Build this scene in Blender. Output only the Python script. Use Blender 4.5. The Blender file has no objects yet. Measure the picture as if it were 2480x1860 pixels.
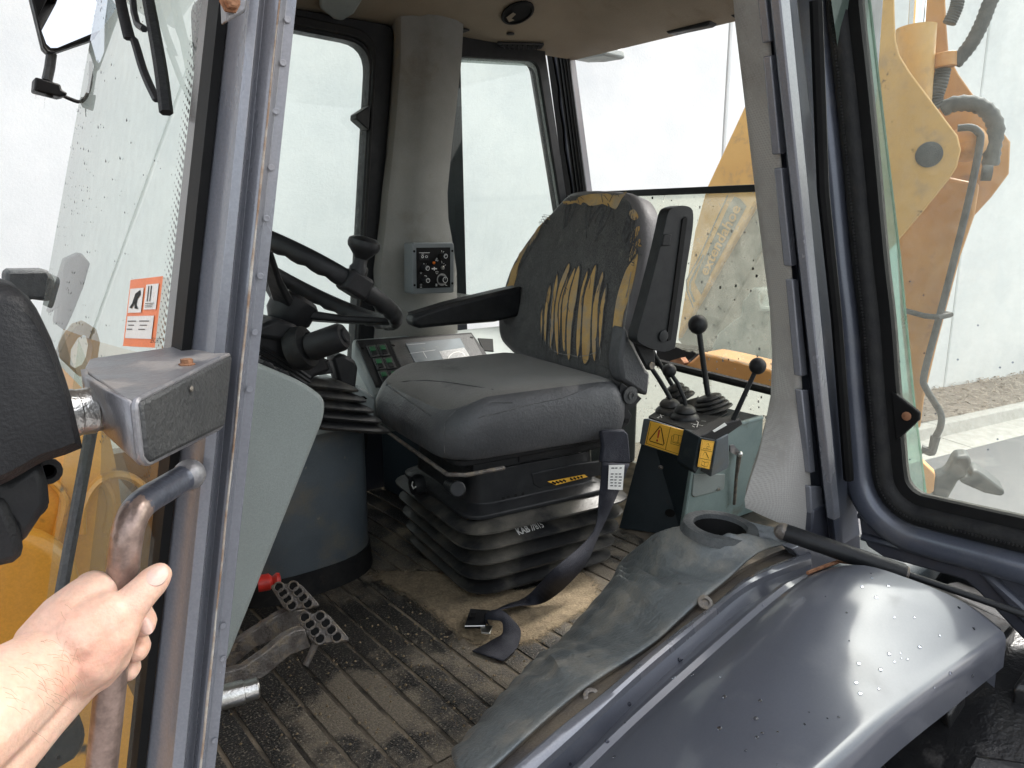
import bpy, bmesh, math, random
from mathutils import Vector as V, Matrix
from mathutils.bvhtree import BVHTree
random.seed(7)
sc = bpy.context.scene
# ------------------------------------------------------------------ camera
CZ = 2.0                                   # camera height above the asphalt
YAW, PIT, FPX = math.radians(39), math.radians(12.2), 1800.0
FW = V((math.sin(YAW)*math.cos(PIT), math.cos(YAW)*math.cos(PIT), -math.sin(PIT)))
RT = V((math.cos(YAW), -math.sin(YAW), 0)); UP = RT.cross(FW)
cd = bpy.data.cameras.new('camera'); cam = bpy.data.objects.new('camera', cd); sc.collection.objects.link(cam)
cam.matrix_world = Matrix(((RT.x, UP.x, -FW.x, 0), (RT.y, UP.y, -FW.y, 0), (RT.z, UP.z, -FW.z, CZ), (0, 0, 0, 1)))
cd.sensor_width = 36; cd.lens = FPX/2480*36; cd.clip_start = .02; cd.clip_end = 600
sc.camera = cam
# ------------------------------------------------------------------ sky, sun, exposure
SUN = V((.64, .03, .77)).normalized()
w = bpy.data.worlds.new('World'); sc.world = w; w.use_nodes = True
nt = w.node_tree; bg = nt.nodes['Background']
sky = nt.nodes.new('ShaderNodeTexSky'); sky.sky_type = 'NISHITA'; sky.sun_disc = False
sky.sun_elevation = math.asin(SUN.z); sky.sun_rotation = math.atan2(SUN.x, SUN.y)
sky.air_density = 1.4; sky.dust_density = 5.0; sky.ozone_density = .8
hs = nt.nodes.new('ShaderNodeHueSaturation'); hs.inputs['Saturation'].default_value = .32; hs.inputs['Value'].default_value = 1.2
nt.links.new(sky.outputs[0], hs.inputs['Color']); nt.links.new(hs.outputs[0], bg.inputs[0]); bg.inputs[1].default_value = .15
sl = bpy.data.lights.new('sun', 'SUN'); sl.energy = 2.0; sl.angle = math.radians(9); sl.color = (1, .96, .9)
so = bpy.data.objects.new('sun', sl); sc.collection.objects.link(so)
so.rotation_euler = (-SUN).to_track_quat('-Z', 'Y').to_euler(); so.location = (0, 0, 12)
sc.view_settings.view_transform = 'Standard'; sc.view_settings.look = 'None'
sc.view_settings.exposure = 1.58; sc.view_settings.gamma = 1
sc.cycles.max_bounces = 7; sc.cycles.diffuse_bounces = 3; sc.cycles.glossy_bounces = 3; sc.cycles.transparent_max_bounces = 14
sc.cycles.use_adaptive_sampling = True; sc.cycles.adaptive_threshold = .02
sc.cycles.caustics_reflective = False; sc.cycles.caustics_refractive = False

# ------------------------------------------------------------------ measuring: a point seen in the photograph, taken to a known plane of the place
CR = dict(C1=(0,0,720/1927),C2=(0,560,720/1757),C3=(0,1180,720/1757),C4=(640,0,800/2141),C5=(600,520,640/1831),C6=(1160,420,720/1757),
 D1=(900,980,660/1659),D2=(500,1260,740/2046),D3=(1140,1200,800/2011),D4=(1780,1160,700/1659),D5=(1760,0,720/1866),D6=(1760,620,720/1866),
 D7=(1460,740,440/1217),D8=(1340,0,620/1978),S=(0,0,1),K=(0,0,2480/2212),E1=(1560,440,320/1154),E2=(970,560,140/1452),E3=(1500,980,240/1810),
 E4=(840,780,420/2212),E5=(0,880,480/1475),E6=(1180,440,400/1276))
def ray(c, x, y):
    a, b, s = CR[c]
    return FW + RT*((a+x*s-1240)/FPX) - UP*((b+y*s-930)/FPX)
def at(c, x, y, X=None, Y=None, Z=None, D=None, P=None):
    d = ray(c, x, y)
    if P: t = P[0].dot(P[1])/d.dot(P[1])
    else: t = X/d.x if X is not None else Y/d.y if Y is not None else Z/d.z if Z is not None else D
    return d*t
def ats(c, pts, **k): return [at(c, x, y, **k) for x, y in pts]
def lin(a, b, t): return a+(b-a)*t
def smooth(pts, n=4, closed=False):
    m = len(pts); out = []
    for i in range(m if closed else m-1):
        g = (lambda j: pts[j % m]) if closed else (lambda j: pts[max(0, min(m-1, j))])
        p0, p1, p2, p3 = g(i-1), g(i), g(i+1), g(i+2)
        for k in range(n):
            t = k/n
            out.append(.5*((2*p1)+(p2-p0)*t+(2*p0-5*p1+4*p2-p3)*t*t+(3*p1-p0-3*p2+p3)*t**3))
    if not closed: out.append(pts[-1].copy())
    return out
def roundpoly(pts, r, n=4):
    out = []; m = len(pts)
    for i, p in enumerate(pts):
        rr = r[i] if isinstance(r, (list, tuple)) else r
        a, b = pts[i-1]-p, pts[(i+1) % m]-p
        k = min(rr, a.length*.48, b.length*.48)
        if k < 1e-6: out.append(p.copy()); continue
        a, b = p+a.normalized()*k, p+b.normalized()*k
        for j in range(n+1):
            t = j/n; out.append(a*(1-t)**2+p*2*t*(1-t)+b*t*t)
    return out

# ------------------------------------------------------------------ mesh builder
class MB:
    def __init__(s): s.v = []; s.f = []; s.m = []
    def add(s, vs, fs, mi=0):
        o = len(s.v); s.v += [V(p) for p in vs]; s.f += [tuple(i+o for i in f) for f in fs]; s.m += [mi]*len(fs); return s
    def prism(s, pts, off, mi=0):
        n = len(pts); off = V(off)
        return s.add(list(pts)+[p+off for p in pts], [tuple(range(n))[::-1], tuple(range(n, 2*n))]+[(i, (i+1) % n, n+(i+1) % n, n+i) for i in range(n)], mi)
    def loft(s, rings, closed=True, cap=True, mi=0, mis=None):
        n = len(rings[0]); vs = [p for r in rings for p in r]; o = len(s.v); s.v += [V(p) for p in vs]
        for k in range(len(rings)-1):
            for i in range(n if closed else n-1):
                j = (i+1) % n
                s.f.append((o+k*n+i, o+k*n+j, o+(k+1)*n+j, o+(k+1)*n+i)); s.m.append(mis[k] if mis else mi)
        if cap and closed:
            s.f.append(tuple(o+i for i in range(n))[::-1]); s.m.append(mis[0] if mis else mi)
            s.f.append(tuple(o+(len(rings)-1)*n+i for i in range(n))); s.m.append(mis[-1] if mis else mi)
        return s
    def tube(s, path, r, n=12, cap=True, mi=0, flat=1.0, closed=False):
        m = len(path); rings = []; prev = None
        for i, p in enumerate(path):
            t = (path[(i+1) % m]-path[i-1]) if closed else (path[min(i+1, m-1)]-path[max(i-1, 0)]); t.normalize()
            if prev is None:
                a = V((0, 0, 1)) if abs(t.z) < .9 else V((1, 0, 0))
                nx = t.cross(a).normalized()
            else: nx = (prev-t*prev.dot(t)).normalized()
            prev = nx; ny = t.cross(nx)
            rr = r[i] if isinstance(r, (list, tuple)) else r
            rings.append([p+nx*(math.cos(2*math.pi*k/n)*rr)+ny*(math.sin(2*math.pi*k/n)*rr*flat) for k in range(n)])
        if closed: rings.append(rings[0])
        return s.loft(rings, cap=cap and not closed, mi=mi)
    def lathe(s, c, ax, prof, n=20, mi=0, cap=True):
        ax = V(ax).normalized(); a = V((0, 0, 1)) if abs(ax.z) < .9 else V((1, 0, 0))
        x = ax.cross(a).normalized(); y = ax.cross(x)
        return s.loft([[c+ax*h+(x*math.cos(2*math.pi*k/n)+y*math.sin(2*math.pi*k/n))*max(r, 1e-5) for k in range(n)] for r, h in prof], mi=mi, cap=cap)
    def ball(s, c, r, n=16, sq=(1, 1, 1), mi=0):
        k = n//2
        return s.loft([[c+V((math.cos(2*math.pi*i/n)*math.sin(math.pi*j/k)*r*sq[0], math.sin(2*math.pi*i/n)*math.sin(math.pi*j/k)*r*sq[1], math.cos(math.pi*j/k)*r*sq[2])) for i in range(n)] for j in [.02]+list(range(1, k))+[k-.02]], mi=mi)
    def box(s, c, hx, hy, hz, mi=0):
        hx, hy, hz = V(hx), V(hy), V(hz); c = V(c)
        return s.prism([c-hx-hy-hz, c+hx-hy-hz, c+hx+hy-hz, c-hx+hy-hz], hz*2, mi)
    def grid(s, fn, nu, nv, mi=0):
        return s.add([fn(i/nu, j/nv) for j in range(nv+1) for i in range(nu+1)], [(j*(nu+1)+i, j*(nu+1)+i+1, (j+1)*(nu+1)+i+1, (j+1)*(nu+1)+i) for j in range(nv) for i in range(nu)], mi)
    def pillow(s, outl, nrm, t, bulge, n_in=6, mi=0, mside=0, edge=.02):
        """outline on a plane -> stuffed pad: front bulges along nrm, body extends t behind"""
        c = sum(outl, V((0, 0, 0)))/len(outl)
        R = lambda k, h: [c+(p-c)*k+nrm*h for p in outl]
        e = edge/max((p-c).length for p in outl)
        rings = [R(1-2.2*e, -t), R(1-.7*e, -t+.25*edge), R(1, -t+edge), R(1, -edge*.9), R(1-.35*e, -edge*.35), R(1-1.1*e, 0)]
        mis = [mside]*5
        k0 = 1-1.1*e
        for j in range(1, n_in+1):
            q = k0*(1-j/n_in); q = max(q, .01)
            rings.append(R(q, bulge*(1-(q/k0)**2.2))); mis.append(mi)
        s.loft(rings, mis=mis); return s
    def bvh(s): return BVHTree.FromPolygons(s.v, s.f)
    def build(s, name, mats, parent=None, sm=True, bevel=0, seg=2, sub=0, ang=35, solid=0):
        me = bpy.data.meshes.new(name); o = bpy.data.objects.new(name, me)
        off = BASE.get(parent.name, V((0, 0, 0))) if parent else sum(s.v, V((0, 0, 0)))/len(s.v)
        if not parent: off = V((off.x, off.y, min(p.z for p in s.v)))
        me.from_pydata([p-off for p in s.v], [], s.f)
        bm = bmesh.new(); bm.from_mesh(me); bmesh.ops.recalc_face_normals(bm, faces=bm.faces); bm.to_mesh(me); bm.free()
        for mt in (mats if isinstance(mats, (list, tuple)) else [mats]): me.materials.append(mt)
        for p, mi in zip(me.polygons, s.m): p.material_index = mi; p.use_smooth = sm
        sc.collection.objects.link(o)
        if parent: o.parent = parent; BASE[o.name] = off
        else: o.location = off+V((0, 0, CZ)); BASE[o.name] = off
        if solid: md = o.modifiers.new('t', 'SOLIDIFY'); md.thickness = solid; md.offset = 0
        if bevel: md = o.modifiers.new('b', 'BEVEL'); md.width = bevel; md.segments = seg; md.limit_method = 'ANGLE'; md.angle_limit = math.radians(ang)
        if sub: md = o.modifiers.new('s', 'SUBSURF'); md.levels = md.render_levels = sub
        if sm and not sub:
            try: me.set_sharp_from_angle(angle=math.radians(40))
            except Exception: pass
        return o
BASE = {}
def thing(name, label, cat, base, group=None):
    o = bpy.data.objects.new(name, None); sc.collection.objects.link(o); o.empty_display_size = .1
    o.location = V(base)+V((0, 0, CZ)); BASE[o.name] = V(base)
    o['label'] = label; o['category'] = cat
    if group: o['group'] = group
    return o
def group_part(name, parent):               # a part that is made of sub-parts only
    o = bpy.data.objects.new(name, None); sc.collection.objects.link(o); o.empty_display_size = .05
    o.parent = parent; BASE[o.name] = BASE[parent.name]; return o
def tag(o, label=None, cat=None, kind=None):
    if label: o['label'] = label
    if cat: o['category'] = cat
    if kind: o['kind'] = kind
    return o
def textmesh(mb, txt, o, ex, ey, size, mi=0, bold=False, thick=0, shear=0):
    """flat letters laid on a surface: o = left baseline point, ex/ey unit directions"""
    cu = bpy.data.curves.new('t', 'FONT'); cu.body = txt; cu.size = 1; cu.offset = thick; cu.shear = shear; cu.resolution_u = 3
    ob = bpy.data.objects.new('t', cu); sc.collection.objects.link(ob)
    dg = bpy.context.evaluated_depsgraph_get(); me = bpy.data.meshes.new_from_object(ob.evaluated_get(dg))
    mb.add([o+ex*(v.co.x*size)+ey*(v.co.y*size) for v in me.vertices], [tuple(p.vertices) for p in me.polygons], mi)
    bpy.data.objects.remove(ob); bpy.data.curves.remove(cu); bpy.data.meshes.remove(me)
def strip(mb, pts, wd, nrm, h=0, mi=0, closed=False):
    """a flat line of width wd following pts on a surface with normal nrm"""
    m = len(pts); L = []; R_ = []
    for i, p in enumerate(pts):
        t = (pts[(i+1) % m]-pts[i-1]) if closed else pts[min(i+1, m-1)]-pts[max(i-1, 0)]
        s_ = t.cross(nrm).normalized()*wd*.5; L.append(p+s_+nrm*h); R_.append(p-s_+nrm*h)
    k = m if closed else m-1
    mb.add(L+R_, [(i, (i+1) % m, m+(i+1) % m, m+i) for i in range(k)], mi)
def hitter(mb):
    b = mb.bvh()
    def h(c, x, y, off=0):
        d = ray(c, x, y).normalized(); loc, n, i, dist = b.ray_cast(V((0, 0, 0)), d)
        if loc is None: loc, n, i, dist = b.find_nearest(d*1.5)
        if n.dot(d) > 0: n = -n
        return loc+n*off, n
    return h

# ------------------------------------------------------------------ materials
def mat(name, c, c2=None, sc_=18, rough=.5, metal=0, bump=0, bs=250, dirt=None, ds=9, dt=.55, dw=.12, coat=0, spec=.5, rvar=0, dirt2=None, d2s=40, d2t=.62, sss=0, stretch=None, sheen=0, grain=.07, gs=420, wear=None):
    m = bpy.data.materials.new(name); m.use_nodes = True; n = m.node_tree; L = n.links.new; b = n.nodes['Principled BSDF']
    tc = n.nodes.new('ShaderNodeTexCoord').outputs['Object']
    if stretch:
        mp = n.nodes.new('ShaderNodeMapping'); mp.inputs['Scale'].default_value = stretch; L(tc, mp.inputs[0]); tcs = mp.outputs[0]
    else: tcs = tc
    def noise(s, det=5, src=None):
        t = n.nodes.new('ShaderNodeTexNoise'); t.inputs['Scale'].default_value = s; t.inputs['Detail'].default_value = det; t.inputs['Roughness'].default_value = .62; L(src or tc, t.inputs['Vector']); return t.outputs['Fac']
    def ramp(fac, a, b_):
        r = n.nodes.new('ShaderNodeMapRange'); r.inputs['From Min'].default_value = a; r.inputs['From Max'].default_value = b_; L(fac, r.inputs['Value']); return r.outputs['Result']
    def mix(f, A, B):
        x = n.nodes.new('ShaderNodeMix'); x.data_type = 'RGBA'; L(f, x.inputs['Factor'])
        for q, s in ((A, 'A'), (B, 'B')):
            i = [k for k in x.inputs if k.name == s and k.type == 'RGBA'][0]
            if isinstance(q, tuple): i.default_value = (*q, 1)
            else: L(q, i)
        return [k for k in x.outputs if k.type == 'RGBA'][0]
    col = c; c2 = c2 or tuple(k*.8 for k in c)
    col = mix(ramp(noise(sc_, 3, tcs), .35, .65), c, c2)
    rf = None
    if dirt:
        f = ramp(noise(ds, 6, tcs), dt, dt+dw); col = mix(f, col, dirt); rf = f
    if dirt2: col = mix(ramp(noise(d2s, 3), d2t, d2t+.06), col, dirt2)
    if wear:
        aw = n.nodes.new('ShaderNodeAttribute'); aw.attribute_name = 'wear'; am = n.nodes.new('ShaderNodeMath'); am.operation = 'ADD'; L(aw.outputs['Fac'], am.inputs[0]); L(noise(70, 5), am.inputs[1])
        wf = ramp(am.outputs[0], .96, 1.02); col = mix(wf, col, mix(ramp(noise(60, 4), .4, .62), wear, tuple(k*.6 for k in wear)))
    if grain:
        hv = n.nodes.new('ShaderNodeHueSaturation'); r = n.nodes.new('ShaderNodeMapRange'); r.inputs['From Min'].default_value = .3; r.inputs['From Max'].default_value = .7
        r.inputs['To Min'].default_value = 1-grain; r.inputs['To Max'].default_value = 1+grain; L(noise(gs, 1), r.inputs['Value']); L(r.outputs[0], hv.inputs['Value']); L(col, hv.inputs['Color']); col = hv.outputs[0]
    L(col, b.inputs['Base Color']); b.inputs['Metallic'].default_value = metal; b.inputs['Specular IOR Level'].default_value = spec
    if rvar or rf is not None:
        r = n.nodes.new('ShaderNodeMapRange'); r.inputs['To Min'].default_value = rough; r.inputs['To Max'].default_value = min(1, rough+(rvar or .3)); L(rf if rf is not None else ramp(noise(sc_*1.7, 2), .3, .7), r.inputs['Value']); L(r.outputs[0], b.inputs['Roughness'])
    else: b.inputs['Roughness'].default_value = rough
    b.inputs['Coat Weight'].default_value = coat; b.inputs['Coat Roughness'].default_value = .12
    if sheen: b.inputs['Sheen Weight'].default_value = sheen
    if sss: b.inputs['Subsurface Weight'].default_value = sss; b.inputs['Subsurface Radius'].default_value = (.012, .004, .002); b.inputs['Subsurface Scale'].default_value = .6
    if bump:
        bp = n.nodes.new('ShaderNodeBump'); bp.inputs['Strength'].default_value = bump; bp.inputs['Distance'].default_value = .004; L(noise(bs, 2), bp.inputs['Height']); L(bp.outputs[0], b.inputs['Normal'])
    m['ops'] = 0
    return m
def glass(name, tint, dirt=.0, dcol=(.6, .6, .52), dsc=60, refl=1.0, rough=.0, drops=False):
    m = bpy.data.materials.new(name); m.use_nodes = True; n = m.node_tree; L = n.links.new; n.nodes.remove(n.nodes['Principled BSDF'])
    out = n.nodes['Material Output']
    tr = n.nodes.new('ShaderNodeBsdfTransparent'); tr.inputs[0].default_value = (*tint, 1)
    gl = n.nodes.new('ShaderNodeBsdfGlossy'); gl.inputs['Roughness'].default_value = rough; gl.inputs[0].default_value = (refl, refl, refl, 1)
    fr = n.nodes.new('ShaderNodeFresnel'); fr.inputs[0].default_value = 1.4
    mx = n.nodes.new('ShaderNodeMixShader'); L(fr.outputs[0], mx.inputs[0]); L(tr.outputs[0], mx.inputs[1]); L(gl.outputs[0], mx.inputs[2])
    last = mx.outputs[0]
    if dirt:
        tc = n.nodes.new('ShaderNodeTexCoord'); nz = n.nodes.new('ShaderNodeTexNoise'); nz.inputs['Scale'].default_value = dsc; nz.inputs['Detail'].default_value = 6; nz.inputs['Roughness'].default_value = .7
        L(tc.outputs['Object'], nz.inputs['Vector'])
        mr = n.nodes.new('ShaderNodeMapRange'); mr.inputs['From Min'].default_value = .3; mr.inputs['From Max'].default_value = .75; mr.inputs['To Min'].default_value = dirt*.6; mr.inputs['To Max'].default_value = dirt*1.5; L(nz.outputs['Fac'], mr.inputs['Value'])
        df = n.nodes.new('ShaderNodeBsdfDiffuse'); df.inputs[0].default_value = (*dcol, 1); tl = n.nodes.new('ShaderNodeBsdfTranslucent'); tl.inputs[0].default_value = (*dcol, 1)
        ad = n.nodes.new('ShaderNodeMixShader'); ad.inputs[0].default_value = .5; L(df.outputs[0], ad.inputs[1]); L(tl.outputs[0], ad.inputs[2])
        m2 = n.nodes.new('ShaderNodeMixShader'); L(mr.outputs[0], m2.inputs[0]); L(last, m2.inputs[1]); L(ad.outputs[0], m2.inputs[2]); last = m2.outputs[0]
    L(last, out.inputs[0]); return m
def dots(m, scale, c, thr=.28, bump=.4):
    """add a fine perforation pattern to a material"""
    n = m.node_tree; L = n.links.new; b = n.nodes['Principled BSDF']
    tc = n.nodes.new('ShaderNodeTexCoord'); vo = n.nodes.new('ShaderNodeTexVoronoi'); vo.inputs['Scale'].default_value = scale; vo.inputs['Randomness'].default_value = .12
    vo.voronoi_dimensions = '2D'; sp = n.nodes.new('ShaderNodeSeparateXYZ'); cb = n.nodes.new('ShaderNodeCombineXYZ'); L(tc.outputs['Object'], sp.inputs[0]); L(sp.outputs[0], cb.inputs[0]); L(sp.outputs[2], cb.inputs[1]); L(cb.outputs[0], vo.inputs['Vector'])
    mr = n.nodes.new('ShaderNodeMapRange'); mr.inputs['From Min'].default_value = thr; mr.inputs['From Max'].default_value = thr+.12; L(vo.outputs['Distance'], mr.inputs['Value'])
    src = b.inputs['Base Color'].links[0].from_socket
    x = n.nodes.new('ShaderNodeMix'); x.data_type = 'RGBA'; L(mr.outputs[0], x.inputs['Factor'])
    ia = [k for k in x.inputs if k.name == 'A' and k.type == 'RGBA'][0]; ib = [k for k in x.inputs if k.name == 'B' and k.type == 'RGBA'][0]
    ia.default_value = (*c, 1); L(src, ib); L([k for k in x.outputs if k.type == 'RGBA'][0], b.inputs['Base Color'])
    return m
M = {}
M['concrete'] = mat('concrete', (.88, .88, .855), (.80, .81, .79), 2.2, .9, bump=.3, bs=60, dirt=(.70, .72, .72), ds=.8, dt=.5, dw=.25, dirt2=(.66, .58, .48), d2s=3, d2t=.74)
M['asphalt'] = mat('asphalt', (.16, .16, .165), (.11, .11, .115), 260, .9, bump=.8, bs=300, dirt=(.2, .2, .2), ds=2)
M['kerb'] = mat('kerb_concrete', (.48, .46, .42), (.40, .38, .34), 12, .9, bump=.5, bs=120)
M['mulch'] = mat('mulch_earth', (.30, .25, .20), (.18, .14, .11), 60, .95, bump=1, bs=120)
M['chip'] = mat('wood_chip', (.42, .36, .29), (.25, .19, .14), 25, .9)
M['paint'] = mat('lavender_grey_paint', (.225, .233, .262), (.180, .187, .212), 9, .24, .3, rvar=.2, coat=.5, dirt=(.27, .255, .265), ds=7, dt=.56, dw=.14, bump=.08, bs=120, stretch=(1, 1, .25))
M['paint_dark'] = mat('navy_grey_paint', (.060, .065, .083), (.046, .050, .066), 7, .32, .2, coat=.25, dirt=(.10, .10, .11), ds=9, dt=.52, dw=.2, bump=.05, bs=60)
M['fender'] = mat('wet_fender_paint', (.092, .099, .124), (.078, .085, .108), 4, .42, .3, coat=.6, grain=.04, dirt=(.13, .135, .155), ds=11, dt=.54, dw=.25, bump=.03, bs=40)
M['rust'] = mat('rust', (.20, .085, .04), (.34, .17, .09), 60, .9, bump=.6, bs=200)
M['seam'] = mat('sealant_bead', (.46, .43, .38), (.26, .16, .10), 45, .7, bump=.4)
M['black'] = mat('black_plastic', (.010, .0105, .012), (.016, .017, .018), 30, .36, bump=.12, bs=500, rvar=.2, spec=.3)
M['blackm'] = mat('matt_black_plastic', (.010, .010, .011), (.017, .017, .018), 14, .5, spec=.25, bump=.2, bs=400, dirt=(.07, .062, .05), ds=14, dt=.66, dw=.2)
M['rubber'] = mat('rubber', (.010, .010, .011), (.018, .018, .017), 40, .6, spec=.25, bump=.25, bs=180, dirt=(.06, .052, .042), ds=22, dt=.62, dw=.2)
M['bellows'] = mat('dusty_bellows_rubber', (.012, .013, .014), (.022, .022, .022), 12, .40, spec=.35, bump=.15, bs=150, dirt=(.10, .092, .075), ds=9, dt=.47, dw=.25)
M['plastic'] = mat('grey_green_plastic', (.25, .28, .27), (.22, .25, .245), 8, .45, bump=.15, bs=600, dirt=(.16, .15, .12), ds=11, dt=.68)
M['pale'] = mat('pale_grey_plastic', (.30, .33, .315), (.27, .30, .285), 6, .55, bump=.25, bs=700, dirt=(.21, .205, .175), ds=13, dt=.56, dw=.2, dirt2=(.14, .13, .11), d2s=34, d2t=.70)
M['pedestal'] = mat('dark_slate_plastic', (.090, .108, .120), (.070, .086, .097), 7, .42, bump=.2, bs=500, dirt=(.14, .128, .10), ds=9, dt=.53, dw=.22, dirt2=(.17, .16, .135), d2s=60, d2t=.68)
M['tower'] = mat('tower_plastic', (.022, .030, .035), (.017, .024, .028), 9, .5, spec=.25, bump=.2, bs=500, dirt=(.05, .055, .05), ds=10, dt=.62)
M['towerside'] = mat('tower_green_metal', (.20, .26, .25), (.16, .215, .21), 9, .5, bump=.1, dirt=(.13, .14, .12), ds=11, dt=.6)
M['fabric'] = mat('worn_seat_fabric', (.085, .083, .079), (.055, .054, .052), 30, .95, bump=.9, bs=500, grain=.5, gs=330, dirt=(.14, .135, .12), ds=26, dt=.60, dw=.15, sheen=.2)
M['fabric2'] = mat('seat_cushion_fabric', (.150, .142, .127), (.120, .113, .101), 6, .93, bump=.6, bs=500, grain=.22, gs=500, dirt=(.085, .080, .072), ds=9, dt=.58, sheen=.2)
M['vinyl'] = mat('seat_vinyl', (.070, .071, .074), (.050, .051, .054), 10, .36, bump=.35, bs=160, rvar=.25)
M['vinyl2'] = mat('backrest_grey_vinyl', (.16, .15, .15), (.12, .113, .113), 10, .42, bump=.3, bs=160, rvar=.2)
M['foam'] = mat('yellow_foam', (.56, .37, .15), (.47, .295, .11), 16, .9, bump=.5, bs=200, dirt=(.40, .31, .20), ds=12, dt=.5)
M['thread'] = mat('frayed_thread', (.07, .07, .07), (.13, .13, .13), 80, .9)
M['threadl'] = mat('pale_thread', (.34, .33, .31), (.2, .2, .19), 80, .9)
M['mesh'] = dots(mat('perforated_vinyl', (.40, .385, .36), (.35, .335, .315), 5, .7, dirt=(.16, .145, .13), ds=6, dt=.56, dw=.25), 340, (.31, .30, .283), .25)
M['trim'] = mat('post_trim_vinyl', (.25, .248, .228), (.21, .208, .19), 6, .7, bump=.5, bs=700, dirt=(.17, .15, .12), ds=5, dt=.58, dw=.2)
M['liner'] = mat('headliner_vinyl', (.25, .205, .145), (.19, .15, .10), 3, .7, bump=.4, bs=400, dirt=(.15, .105, .065), ds=4, dt=.55, dw=.25)
M['mat'] = mat('dusty_rubber_mat', (.010, .0098, .0096), (.021, .019, .017), 12, .42, bump=.8, bs=330, dirt=(.135, .113, .083), ds=4.6, dt=.50, dw=.08, dirt2=(.19, .168, .13), d2s=240, d2t=.565, grain=.2, gs=200)
M['groove'] = mat('groove_dust', (.22, .18, .13), (.02, .018, .015), 7, .95, bump=.5)
M['sand'] = mat('dried_mud', (.23, .178, .112), (.17, .13, .08), 40, .98, bump=.8, bs=260, dirt=(.17, .135, .09), ds=14, dt=.58)
M['sheet'] = mat('wheel_arch_mat', (.155, .170, .172), (.115, .128, .132), 9, .42, bump=.5, bs=110, dirt=(.26, .245, .21), ds=11, dt=.47, dw=.22, rvar=.3, dirt2=(.05, .05, .05), d2s=26, d2t=.69)
M['flange'] = mat('grimy_flange', (.055, .052, .055), (.13, .105, .075), 11, .7, dirt=(.16, .10, .06), ds=9, dt=.62, bump=.3)
M['orange'] = mat('orange_paint', (.64, .285, .032), (.58, .25, .03), 6, .38, coat=.25, bump=.05, dirt=(.30, .15, .04), ds=9, dt=.70, dirt2=(.03, .022, .018), d2s=16, d2t=.66)
M['yellow'] = mat('faded_yellow_paint', (.66, .40, .13), (.60, .35, .11), 5, .5, dirt=(.48, .31, .14), ds=10, dt=.54, bump=.1, dirt2=(.22, .13, .05), d2s=15, d2t=.675)
M['yorange'] = mat('worn_orange_paint', (.60, .30, .09), (.52, .24, .07), 7, .5, dirt=(.36, .18, .08), ds=9, dt=.6, bump=.1)
M['steel'] = mat('bright_steel', (.62, .61, .58), (.5, .49, .46), 40, .28, 1.0, bump=.2)
M['chrome'] = mat('chromed_rod', (.8, .8, .8), (.75, .75, .75), 20, .15, 1)
M['grimy_steel'] = mat('worn_steel', (.20, .185, .17), (.11, .095, .085), 50, .5, .6, bump=.5, dirt=(.26, .22, .17), ds=60, dt=.5)
M['handle'] = mat('worn_handle_paint', (.13, .14, .175), (.10, .108, .138), 9, .30, .5, dirt=(.17, .17, .19), ds=10, dt=.55, dw=.14, bump=.3, bs=90, rvar=.15, wear=(.36, .26, .22))
M['bracket'] = mat('weathered_metal', (.24, .235, .245), (.15, .145, .155), 14, .36, .4, dirt=(.34, .31, .29), ds=16, dt=.50, bump=.15, dirt2=(.22, .11, .06), d2s=22, d2t=.70)
M['plate'] = mat('black_cover_plate', (.036, .037, .038), (.05, .05, .05), 22, .5, bump=.4, bs=220, dirt=(.075, .072, .066), ds=9, dt=.55)
M['hose'] = mat('hydraulic_hose', (.05, .055, .058), (.08, .085, .085), 40, .7, bump=.5)
M['label'] = mat('yellow_label', (.86, .47, .05), (.80, .43, .045), 20, .45)
M['olabel'] = mat('orange_sticker', (.80, .20, .06), (.75, .18, .05), 20, .5)
M['white'] = mat('white_print', (.75, .75, .72), (.68, .68, .65), 20, .5)
M['ink'] = mat('black_print', (.008, .008, .008), (.011, .011, .011), 20, .6, spec=.12)
M['red'] = mat('red_print', (.50, .02, .015), (.45, .02, .015), 20, .5)
M['redp'] = mat('red_plastic', (.55, .03, .02), (.5, .03, .02), 20, .4)
M['green'] = mat('green_rocker', (.02, .13, .05), (.015, .10, .04), 20, .35)
M['amber'] = mat('amber_lens', (.75, .16, .01), (.7, .15, .01), 20, .25)
M['belt'] = mat('seat_belt_webbing', (.022, .024, .033), (.016, .017, .025), 30, .7, spec=.25, bump=.5, bs=700, dirt=(.075, .075, .085), ds=9, dt=.55, dw=.2)
M['skin'] = mat('skin', (.76, .50, .385), (.72, .43, .315), 30, .45, bump=.16, bs=420, sss=.3, dirt=(.70, .33, .245), ds=20, dt=.53, dw=.2, grain=.06, gs=260)
M['nail'] = mat('fingernail', (.78, .52, .44), (.76, .5, .42), 30, .3, sss=.3)
M['hair'] = mat('arm_hair', (.30, .19, .12), (.34, .22, .14), 30, .6)
M['frit'] = mat('glass_border_print', (.075, .07, .066), (.06, .056, .053), 20, .25)
M['decal'] = mat('faded_grey_decal', (.20, .22, .20), (.17, .19, .17), 20, .6)
M['tyre'] = mat('tyre_rubber', (.010, .010, .011), (.018, .018, .018), 20, .32, bump=.3, bs=120, dirt=(.08, .075, .07), ds=12, dt=.6)
M['screen'] = mat('display_glass', (.20, .22, .235), (.16, .18, .195), 6, .14, coat=.5, dirt=(.33, .31, .27), ds=16, dt=.6)
M['mirror'] = mat('mirror_glass', (.9, .9, .9), (.88, .88, .88), 5, .02, 1.0)
M['drop'] = glass('water_drop', (.62, .64, .70), 0, refl=1.0)
M['glass'] = glass('tinted_window_glass', (.83, .90, .86), .06, (.6, .62, .56), 90)
M['wglass'] = glass('windscreen_glass', (.80, .88, .83), .09, (.62, .62, .56), 40, .7)
M['dglass'] = glass('dusty_door_glass', (.82, .87, .84), .13, (.66, .66, .58), 55, .7)
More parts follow.
